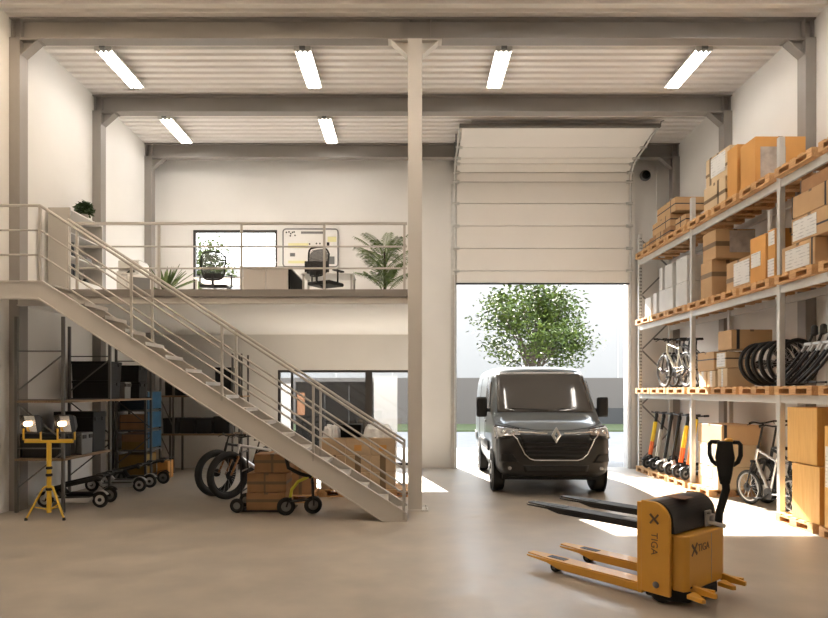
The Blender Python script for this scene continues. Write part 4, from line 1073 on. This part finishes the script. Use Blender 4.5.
# pallet of kraft boxes by the glazing
def floor_pallet(label, x, y, rz=0, mtl='pallet'):
    o = dup(pal, (x, y, 0), rz, label, 'pallets on the floor by the glazed wall'); return o
PZ = .124
for k, (x, lab) in enumerate(((-1.56, 'pine pallet under the left part of the kraft box stack'), (-.98, 'pine pallet under the right part of the kraft box stack'))): pass
floor_pallet('pine pallet under the tall kraft box stack by the glazing', -1.56, 10.92)
floor_pallet('pine pallet under the right end of the kraft box stack by the glazing', -.73+.02, 10.92)
rows = ['bottom', 'middle', 'top']; cols = ['left', 'centre', 'right']
for r in range(3):
    for c in range(3):
        x0 = -1.54+c*.425; z0 = PZ+r*.292
        carton('kraft box in the %s column, %s row of the stack by the glazing' % (cols[c], rows[r]), x0, x0+.42, 10.56, 11.24, z0, z0+.288, 'stackbrown', [S('x', .5, .10, 'tape')] if r < 2 else [], [('F', .35, .65, .25, .6, 'orange')] if r == 2 and c > 0 else [], group='kraft boxes stacked by the glazing')
top = PZ+3*.292
crate('dark crate between crumpled film on top of the kraft box stack', -1.22, -.86, 10.66, 11.10, top+.002, top+.22, 'darkbox')
for fx0, fx1, lab in ((-1.53, -1.24, 'crumpled clear plastic film on the kraft boxes, left of the dark crate'), (-.84, -.30, 'crumpled clear plastic film on the kraft boxes, right of the dark crate')):
    fm = MB(); rr = random.Random(3); n1, n2 = 12, 9
    for j in range(n2+1):
        for i in range(n1+1):
            u, v = i/n1, j/n2; ed = min(u, 1-u, v, 1-v)
            fm.v.append((fx0+u*(fx1-fx0), 10.60+v*.56, top+.004+(0 if ed < .01 else .08+.17*rr.random())))
    fm.f = [(j*(n1+1)+i, j*(n1+1)+i+1, (j+1)*(n1+1)+i+1, (j+1)*(n1+1)+i) for j in range(n2) for i in range(n1)]
    fo = fm.build('plastic_film', 'film', smooth=True); tag(fo, lab, 'film')
    sm = fo.modifiers.new('sub', 'SUBSURF'); sm.levels = 1; sm.render_levels = 1
# second pallet half hidden behind the stair
floor_pallet('pine pallet half hidden behind the stair under brown boxes', -2.38, 10.36)
for i, (x0, x1, z0, z1, lab) in enumerate(((-2.32, -1.97, PZ, PZ+.34, 'brown box behind the stair, lower left of four'), (-1.96, -1.62, PZ, PZ+.34, 'brown box behind the stair, lower right of four'),
                                          (-2.31, -1.97, PZ+.347, PZ+.68, 'brown box behind the stair, upper left of four'), (-1.96, -1.63, PZ+.347, PZ+.66, 'brown box behind the stair, upper right of four'))):
    carton(lab, x0, x1, 10.02, 10.70, z0, z1, 'brown', [S('x', .5, .05, 'tape')], group='brown boxes behind the stair')
# ---------------------------------------------------------------- office on the mezzanine
OZ = MZ+.001
# shelf unit by the left wall
cb = thing('office_shelf', 'tall grey office shelf unit with white shelves at the left wall', 'shelf', (-5.79, 10.75, OZ))
B(-.18, .18, -.55, -.52, 0, 1.50).build('side_panel', 'officegrey', cb); B(-.18, .18, .52, .55, 0, 1.50).build('side_panel', 'officegrey', cb)
B(-.18, -.165, -.52, .52, 0, 1.50).build('back_panel', 'officegrey', cb)
for z in (.02, .36, .72, 1.10, 1.48): B(-.165, .18, -.52, .52, z-.02, z).build('shelf', 'white', cb)
B(.165, .18, -.52, -.05, .02, .34).build('door', 'white', cb); B(.165, .18, -.03, .52, .02, .34).build('door', 'white', cb)
def binder(lab, y, z, m, h=.26, w=.06, grp='binders on the office shelf'):
    o = B(-.10, .10, -w/2, w/2, 0, h).build('binder', m, bevel=.004); o.location = (-5.78, 10.75+y, OZ+z+.001); tag(o, lab, 'binder', grp)
binder('black binder on the middle tier of the office shelf, left of two', -.40, .72, 'black'); binder('black binder on the middle tier of the office shelf, right of two', -.32, .72, 'black')
binder('black binder on the second tier of the office shelf, left of two', -.36, .36, 'black'); binder('black binder on the second tier of the office shelf, right of two', -.28, .36, 'black')
for y, lab in ((-.05, 'small dark desk device on the middle tier of the office shelf'), (.20, 'second small dark device on the middle tier of the office shelf')):
    o = MB().box(-.1, .1, -.09, .09, 0, .10).prism([(-.06, .1), (.06, .1), (.02, .16), (-.06, .16)], -.06, .06, 'xz').build('desk_device', 'brace', bevel=.01); o.location = (-5.78, 10.75+y, OZ+.721); tag(o, lab, 'device')
for y, lab in ((-.05, 'black stapler on the second tier of the office shelf'), (.22, 'black hole punch on the second tier of the office shelf')):
    o = MB().prism([(-.09, 0), (.09, 0), (.09, .03), (-.06, .09), (-.09, .06)], -.03, .03, 'yz').build('stapler' if 'stapler' in lab else 'hole_punch', 'black', bevel=.006); o.location = (-5.74, 10.75+y, OZ+.361); tag(o, lab, 'office tool')
def leafy(label, loc, R, hgt, n, m, pot_r, pot_h, kind='rosette', seed=1, name='potted_plant'):
    t = thing(name, label, 'plant', loc); rr = random.Random(seed)
    MB().lathe([(pot_r*.75, 0), (pot_r, pot_h), (pot_r*.85, pot_h), (pot_r*.8, pot_h*.85)], n=18).build('pot', 'pot', t, smooth=True)
    MB().lathe([(pot_r*.8, pot_h*.80), (pot_r*.3, pot_h*.87)], n=14).build('soil', 'bark', t)
    b = MB()
    for i in range(n):
        a = rr.uniform(0, 2*PI); 
        if kind == 'rosette':
            el = rr.uniform(.25, 1.35); L_ = hgt*rr.uniform(.75, 1.1); w = .035
            pts = []
            for k in range(6):
                s = k/5; r_ = L_*s*math.cos(el); z = pot_h*.85+L_*s*math.sin(el)-s*s*.10*L_
                pts.append((math.cos(a)*r_, math.sin(a)*r_, z, w*(1-s**2)*(.6+.8*s)))
            nx, ny = -math.sin(a), math.cos(a)
            vs = []
            for x, y, z, ww in pts: vs += [(x+nx*ww, y+ny*ww, z+.012), (x, y, z), (x-nx*ww, y-ny*ww, z+.012)]
            b.add(vs, [q for k in range(5) for q in ((3*k, 3*k+1, 3*k+4, 3*k+3), (3*k+1, 3*k+2, 3*k+5, 3*k+4))])
        else:
            r_ = R*math.sqrt(rr.random()); z = pot_h+hgt*rr.random()*(1-.5*(r_/R)**2); p = Vector((math.cos(a)*r_, math.sin(a)*r_, z))
            u = Vector((rr.uniform(-1, 1), rr.uniform(-1, 1), rr.uniform(-.4, .6))).normalized(); v = u.cross(Vector((rr.uniform(-1, 1), rr.uniform(-1, 1), 1))).normalized(); s = rr.uniform(.03, .06)
            b.add([p-u*s, p+v*s*.6+u*s*.1, p+u*s*1.2, p-v*s*.6+u*s*.1], [(0, 1, 2, 3)])
    b.build('foliage', m, t, fix=False)
    return t
leafy('bushy plant in a pot on top of the tall office shelf', (-5.76, 10.92, OZ+1.481), .15, .25, 300, 'leafd', .08, .10, 'bush', 4)
leafy('spiky agave plant on the mezzanine floor behind the stair railing', (-4.32, 10.9, OZ), .5, .62, 34, 'leaf', .16, .20, 'rosette', 5, 'agave_plant')
# low white cabinet, appliance
lc = thing('low_cabinet', 'low white cabinet standing behind the stair railing on the mezzanine', 'cabinet', (-5.05, 11.3, OZ))
B(-.20, .20, -.25, .25, 0, .62).build('body', 'white', lc, bevel=.006); B(-.19, .19, -.262, -.25, .04, .30).build('drawer', 'white', lc, bevel=.003); B(-.19, .19, -.262, -.25, .32, .59).build('drawer', 'white', lc, bevel=.003)
pr = thing('printer', 'white office printer on the low cabinet', 'printer', (-5.05, 11.3, OZ+.621))
B(-.19, .19, -.22, .22, 0, .20).build('body', 'white', pr, bevel=.02, seg=2); B(-.15, .15, -.27, -.2, .02, .04).build('paper_tray', 'officegrey', pr); B(-.17, .17, -.15, .18, .20, .215).build('lid', 'officegrey', pr)
hm = thing('floor_heater', 'small white heater with a grey front on the mezzanine floor', 'heater', (-4.62, 10.55, OZ), .5)
B(-.20, .20, -.06, .06, .03, .44).build('body', 'white', hm, bevel=.03, seg=2); B(-.16, .16, -.064, -.060, .06, .40).build('front_panel', 'crate_l', hm)
for x in (-.15, .15): B(x-.03, x+.03, -.09, .09, 0, .03).build('foot', 'black', hm)
hs = MB().path([(-.06, 0, .0), (0, .02, .06), (.06, 0, .03)], .02, 6).build('headset', 'black', smooth=True); hs.location = (-4.86, 10.75, OZ+.52); 
tag(hs, 'black headset lying on a white stool beside the heater', 'headset')
sl = thing('stool', 'small white stool carrying a black headset', 'stool', (-4.86, 10.75, OZ)); MB().lathe([(.14, .47), (.15, .485), (.15, .50)], n=20).build('seat', 'white', sl)
for k in range(3):
    a = k*2*PI/3+.4; MB().tube((math.cos(a)*.10, math.sin(a)*.10, .47), (math.cos(a)*.15, math.sin(a)*.15, 0), .012, 8).build('leg', 'white', sl)
# dark narrow clothes rail by the landing
cr_ = MB().box(-.012, .012, -.03, .03, 0, 1.32).build('wall_rail', 'brace'); cr_.location = (-5.99, 10.02, OZ); tag(cr_, 'dark upright steel rail on the left wall beside the office shelf', 'rail')
# desks
def desk(label, x0, x1, y0, y1, fronts, m='desktop', hgt=.74, name='office_desk', legs=True, side=None):
    t = thing(name, label, 'desk', ((x0+x1)/2, (y0+y1)/2, OZ)); a, b = (x1-x0)/2, (y1-y0)/2
    B(-a, a, -b, b, hgt-.03, hgt).build('desk_top', m, t, bevel=.004)
    for fx0, fx1 in fronts: B(fx0-(x0+x1)/2, fx1-(x0+x1)/2, -b+.02, -b+.05, .03, hgt-.03).build('front_panel', 'desk', t, bevel=.004)
    if side: B(side-(x0+x1)/2-.015, side-(x0+x1)/2+.015, -b+.03, b-.03, .03, hgt-.031).build('side_panel', 'darkbox', t)
    if legs:
        for x in (-a+.04, a-.04):
            for y in (-b+.08, b-.08): B(x-.02, x+.02, y-.02, y+.02, 0, hgt-.03).build('leg', 'officegrey', t)
    return t
desk('long dark-topped desk with two grey front panels below the whiteboard', -3.08, -2.20, 11.25, 12.7, [(-3.04, -2.645), (-2.635, -2.24)], side=-2.215)
desk('white desk with a slim grey frame below the office window', -4.32, -3.30, 12.3, 13.1, [], 'white')
desk('white desk under the whiteboard, next to the palm', -2.10, -1.10, 11.80, 12.55, [], 'white')
def chair(label, x, y, rz):
    t = thing('office_chair', label, 'chair', (x, y, OZ), rz, 'black mesh office chairs')
    # backrest faces -y local (seat in front at +y)
    fr = []
    for k in range(20):
        a = 2*PI*k/20; c, s = math.cos(a), math.sin(a)
        fr.append((.235*math.copysign(abs(c)**.55, c)*(1.0 if s > 0 else .86), -.20-.05*s*s+.03*c*c, .80+.26*math.copysign(abs(s)**.6, s)))
    bk_ = MB().path(fr, .016, 8, closed=True).build('backrest', 'black', t, smooth=True)
    ms = MB()
    for i in range(19):
        x_ = -.21+i*.0233; hh_ = .235*math.sqrt(max(0, 1-(abs(x_)/.235)**3)); ms.bar((x_, -.185, .80-hh_), (x_, -.185, .80+hh_), .011, .006)
    for i in range(20):
        z_ = .57+i*.024; ww = .215*math.sqrt(max(0, 1-(abs(z_-.8)/.26)**4)); ms.bar((-ww, -.188, z_), (ww, -.188, z_), .011, .006)
    ms.build('mesh_fabric', 'satin', bk_)
    MB().path([(0, -.24, .62), (0, -.24, .45), (0, -.05, .38)], .022, 8).build('spine', 'black', t, smooth=True)
    MB().bar((-.16, -.225, .62), (.16, -.225, .62), .03, .10).build('lumbar_pad', 'black', t, bevel=.01)
    B(-.25, .25, -.20, .27, .40, .47).build('seat', 'black', t, bevel=.03, seg=3, smooth=True)
    for s in (-1, 1):
        MB().path([(s*.20, .02, .41), (s*.29, .0, .45), (s*.29, -.0, .64)], .016, 8).build('arm_post', 'black', t, smooth=True)
        B(s*.29-.04, s*.29+.04, -.12, .16, .64, .67).build('armrest', 'black', t, bevel=.012, seg=2)
    MB().tube((0, 0, .09), (0, 0, .40), .026, 10).build('gas_column', 'satin', t)
    for k in range(5):
        a = k*2*PI/5+.3; l = MB().bar((0, 0, .10), (math.cos(a)*.28, math.sin(a)*.28, .075), .045, .03).build('base_leg', 'black', t)
        MB().lathe([(.024, -.022), (.028, -.012), (.028, .012), (.024, .022)], (math.cos(a)*.28, math.sin(a)*.28, .029), 'y', 12).build('caster', 'rubber', l)
    return t
c1 = chair('black mesh office chair in front of the office window', -3.70, 11.75, .08)
c2 = dup(c1, (-1.58, 11.35, OZ), -.5, 'black mesh office chair in front of the whiteboard')
# monitors, small things
mo = thing('monitor', 'black monitor on the white desk in front of the whiteboard', 'monitor', (-1.86, 12.25, OZ+.741))
B(-.24, .24, -.02, .02, .06, .30).build('screen', 'black', mo, bevel=.006); B(-.03, .03, .0, .03, .0, .2).build('stand', 'black', mo); B(-.10, .10, -.07, .07, 0, .012).build('base', 'black', mo)
lp_ = thing('laptop', 'closed dark laptop at the left end of the dark-topped desk', 'laptop', (-3.72, 12.7, OZ+.741)); B(-.17, .17, -.12, .12, 0, .012).build('base', 'brace', lp_, bevel=.003); B(-.17, .17, .10, .115, .013, .10).build('screen', 'black', lp_)
for x, y, lab in ((-2.88, 11.6, 'flat keyboard on the dark-topped desk, left of two'), (-2.42, 11.6, 'flat keyboard on the dark-topped desk, right of two')):
    o = B(-.20, .20, -.07, .07, 0, .02).build('keyboard', 'brace', bevel=.004); o.location = (x, y, OZ+.741); tag(o, lab, 'keyboard')
tp = thing('desk_tap_lamp', 'thin silver desk lamp with a bent neck on the dark-topped desk', 'lamp', (-2.56, 12.2, OZ+.741)); MB().lathe([(.06, 0), (.06, .012), (.02, .018)], n=16).build('base', 'silver', tp); MB().path([(0, 0, .01), (0, 0, .24), (-.03, 0, .28), (-.09, 0, .27)], .008, 6).build('neck', 'silver', tp, smooth=True)
for i, (x, lab) in enumerate(((-1.30, 'short stack of papers on the white desk next to the palm'),)):
    o = B(-.13, .13, -.10, .10, 0, .035).build('paper_stack', 'white'); o.location = (x, 12.2, OZ+.741); tag(o, lab, 'paper')
ct = B(-2.05, -.55, 14.44, 14.49, OZ+.55, OZ+.72).build('trim_5', 'officegrey'); struct(ct)
# whiteboard
wb = thing('whiteboard', 'framed white board with notes and magnets on the office back wall', 'whiteboard', (-2.345, 14.49, 5.14))
def rrect(a, b, r, n=6):
    o = []
    for cx, cz, a0 in ((a-r, b-r, 0), (-a+r, b-r, PI/2), (-a+r, -b+r, PI), (a-r, -b+r, 1.5*PI)):
        for k in range(n+1): q = a0+PI/2*k/n; o.append((cx+r*math.cos(q), cz+r*math.sin(q)))
    return o
MB().prism(rrect(.64, .44, .07), -.02, .0, 'xz').build('board', 'white', wb)
MB().path([(x, -.02, z) for x, z in rrect(.64, .44, .07)], .016, 6, closed=True).build('frame', 'brace', wb, smooth=True)
rr = random.Random(11)
for x, z in ((-.56, .36), (-.50, .37), (-.46, .33), (-.42, .36), (-.38, .37), (-.47, .28), (-.36, .29), (-.02, .09), (.14, .10), (.22, .10)):
    MB().lathe([(.018, -.021), (.018, -.034)], axis='y', n=10).build('magnet', 'black', wb, loc=(x, 0, z))
B(-.22, .32, -.036, -.021, .33, .38).build('header_strip', 'brace', wb); B(.02+.36, .44, -.025, -.021, .03, .13).build('dark_note', 'black', wb); B(.30, .32, -.025, -.021, .05, .13).build('dark_note', 'black', wb)
for x0, x1, z0, z1 in ((-.52, -.05, .0, .11), (-.52, -.10, -.36, -.30), (.40, .60, .14, .26), (-.48, -.36, -.2, -.12), (.42, .56, -.38, -.2)):
    B(x0, x1, -.024, -.021, z0, z1).build('pale_note' if x1 < .39 or z0 > 0 else 'dark_note', 'note' if x1-x0 > .15 and z0 > -.37 else 'crate_l', wb)
# palm
pm = thing('potted_palm', 'tall potted palm at the right end of the office floor', 'plant', (-.52, 12.1, OZ)); rr = random.Random(21)
MB().lathe([(.15, 0), (.20, .34), (.17, .34), (.16, .30)], n=20).build('pot', 'pot', pm, smooth=True); MB().lathe([(.165, .30), (.05, .31)], n=14).build('soil', 'bark', pm)
def frond(a, el, L_, droop, wl=.20, z0=.32):
    b = MB(); pts = []
    for k in range(11):
        s = k/10; r_ = .03+L_*s*math.cos(el)+droop*.30*L_*s*s; z = z0+L_*s*math.sin(el)-droop*L_*s*s*.55; pts.append(Vector((math.cos(a)*r_, math.sin(a)*r_, z)))
    b.path(pts, .010, 5, r1=.003)
    for k in range(15):
        s = .25+.75*k/15; i = min(9, int(s*10)); p = pts[i].lerp(pts[i+1], s*10-i); d = (pts[i+1]-pts[i]).normalized(); sd = d.cross(Vector((0, 0, 1))).normalized()
        ln = wl*(1.15-.75*abs(s-.5)*1.2)*rr.uniform(.85, 1.1)
        for sg in (-1, 1):
            t_ = (sd*sg*.8+d*.75+Vector((0, 0, -.18))).normalized(); m_ = p+t_*ln*.5+Vector((0, 0, .012)); e_ = p+t_*ln-Vector((0, 0, ln*.25)); w_ = d*.009
            b.add([p-w_*.6, p+w_*.6, m_+w_, e_, m_-w_], [(0, 1, 2, 4), (4, 2, 3)])
    b.build('frond', 'leaf', pm, fix=False)
for k in range(34): frond(k*2.4+rr.uniform(-.2, .2), rr.uniform(.55, 1.4), rr.uniform(.48, .74), rr.uniform(.35, .8), .19, .32+.85*(k/34))
frond(.15, 1.15, .98, .42, .16, .95); frond(3.0, 1.12, .92, .55, .16, .95); frond(.9, 1.4, .6, .3, .16, .95)
MB().path([(0, 0, .3), (.02, .01, .8), (0, 0, 1.2)], .03, 8, r1=.015).build('palm_stem', 'bark', pm, smooth=True)

# ---------------------------------------------------------------- outside
struct(B(-30, 30, YB+.2, 27.5, -.15, -.01).build('ground_yard', 'asphalt'))
gsx = B(-30, 30, 27.5, 33, -.15, .05).build('lawn', 'grass'); gsx['kind'] = 'structure'
fc = struct(B(-40, 40, 33, 34, 0, 8.4).build('outside_facade', 'facade'))
for i in range(27):
    x = -40+i*3.0; B(x, x+.03, 32.985, 33, 2.5, 8.4).build('panel_joint', 'officegrey', fc)
pf = B(-40, 40, 32.93, 33, 0, 2.5).build('plinth_band', 'plinth', fc)
B(9, 40, 32.88, 32.93, .0, .9).build('dark_dock_band', 'hedgeband', fc)
pb = B(5.35, 5.55, 15.3, 15.5, -.01, .95).build('bollard', 'whitebox'); tag(pb, 'short white bollard outside the right jamb of the roller door', 'bollard')
# dark container outside the lower glazing
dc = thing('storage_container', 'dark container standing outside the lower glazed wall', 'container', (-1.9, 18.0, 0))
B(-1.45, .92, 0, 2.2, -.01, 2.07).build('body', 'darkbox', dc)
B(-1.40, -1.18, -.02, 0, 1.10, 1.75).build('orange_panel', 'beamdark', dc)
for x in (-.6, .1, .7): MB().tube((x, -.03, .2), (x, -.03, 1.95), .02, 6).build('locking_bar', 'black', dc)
wp = B(-1.02, -.38, 17.0, 17.2, -.01, 2.2).build('outdoor_panel', 'facade'); tag(wp, 'pale free-standing panel outside the right pane of the glazed wall', 'panel')
wp = B(-3.56, -3.28, 17.0, 17.2, -.01, 2.0).build('outdoor_panel', 'facade'); tag(wp, 'pale free-standing panel outside the left pane of the glazed wall', 'panel')
def tree(label, x, y, zb, zt, R, n, seed, squash=1.0):
    t = thing('leafy_tree', label, 'tree', (x, y, 0)); rr = random.Random(seed)
    b = MB().path([(0, 0, -.01), (.05, 0, zb*.6), (-.03, 0, zb), (0, 0, (zb+zt)/2)], .13, 10, r1=.05)
    cz = (zb+zt)/2; hz = (zt-zb)/2; tips = []
    for k in range(34):
        a = rr.uniform(0, 2*PI); el = rr.uniform(-.75, 1.35); rad = rr.uniform(.65, .97)
        tip = Vector((math.cos(a)*math.cos(el)*R*rad, math.sin(a)*math.cos(el)*R*rad*.9, cz+math.sin(el)*hz*rad)); st0 = Vector((0, 0, zb*.8+rr.random()*hz*.8)); mid = st0.lerp(tip, .5)+Vector((0, 0, .15))
        b.path([st0, mid, tip], .035, 5, r1=.008); tips += [tip, mid.lerp(tip, .45)]
    b.build('trunk', 'bark', t, smooth=True)
    L_ = MB()
    for i in range(n):
        c = rr.choice(tips); p = c+Vector((rr.gauss(0, .30), rr.gauss(0, .30), rr.gauss(0, .20)))
        u = Vector((rr.uniform(-1, 1), rr.uniform(-1, 1), rr.uniform(-.7, .5))).normalized(); v = u.cross(Vector((rr.uniform(-1, 1), rr.uniform(-1, 1), 1))).normalized(); s = rr.uniform(.055, .10)
        L_.add([p-u*s, p+v*s*.5, p+u*s*1.1, p-v*s*.5], [(0, 1, 2, 3)])
    L_.build('foliage', 'treeleaf', t, fix=False)
tree('leafy green tree standing in the yard behind the van', 4.35, 22.0, 2.2, 5.75, 2.3, 10500, 31)
tree('leafy tree outside the office window', -7.0, 19.5, 3.0, 6.6, 1.9, 6000, 33)
# ---------------------------------------------------------------- camera, light, view
cam = bpy.data.cameras.new('camera'); co = bpy.data.objects.new('camera', cam); COL.objects.link(co)
co.location = (0, 0, H); co.rotation_euler = (PI/2, 0, 0)
cam.sensor_fit = 'HORIZONTAL'; cam.sensor_width = 36; cam.lens = 36*F/828
cam.shift_x = (414-VX)/828; cam.shift_y = (VY-309)/828; cam.clip_end = 300
scene.camera = co
sun = bpy.data.lights.new('sun', 'SUN'); sun.energy = 42; sun.angle = .009; sun.color = (1, .93, .83)
so = bpy.data.objects.new('sun', sun); COL.objects.link(so)
so.rotation_euler = Vector((.215, -1, -.63)).to_track_quat('-Z', 'Y').to_euler()
wo = bpy.data.worlds.new('world'); scene.world = wo; wo.use_nodes = True
nt = wo.node_tree; bg = nt.nodes['Background']; bg.inputs['Strength'].default_value = 7.0
tc = nt.nodes.new('ShaderNodeTexCoord'); sp = nt.nodes.new('ShaderNodeSeparateXYZ'); r = nt.nodes.new('ShaderNodeValToRGB')
r.color_ramp.elements[0].position = .0; r.color_ramp.elements[0].color = (1.0, .97, .92, 1)
r.color_ramp.elements[1].position = .7; r.color_ramp.elements[1].color = (.74, .84, .96, 1)
nt.links.new(tc.outputs['Generated'], sp.inputs['Vector']); nt.links.new(sp.outputs['Z'], r.inputs['Fac']); nt.links.new(r.outputs['Color'], bg.inputs['Color'])
vs = scene.view_settings
vs.view_transform = 'Standard'; vs.look = 'None'; vs.exposure = 0.08; vs.gamma = 1.0; vs.use_curve_mapping = False
scene.cycles.max_bounces = 10; scene.cycles.diffuse_bounces = 6; scene.cycles.use_denoising = True; scene.cycles.sample_clamp_indirect = 8
scene.cycles.use_fast_gi = False
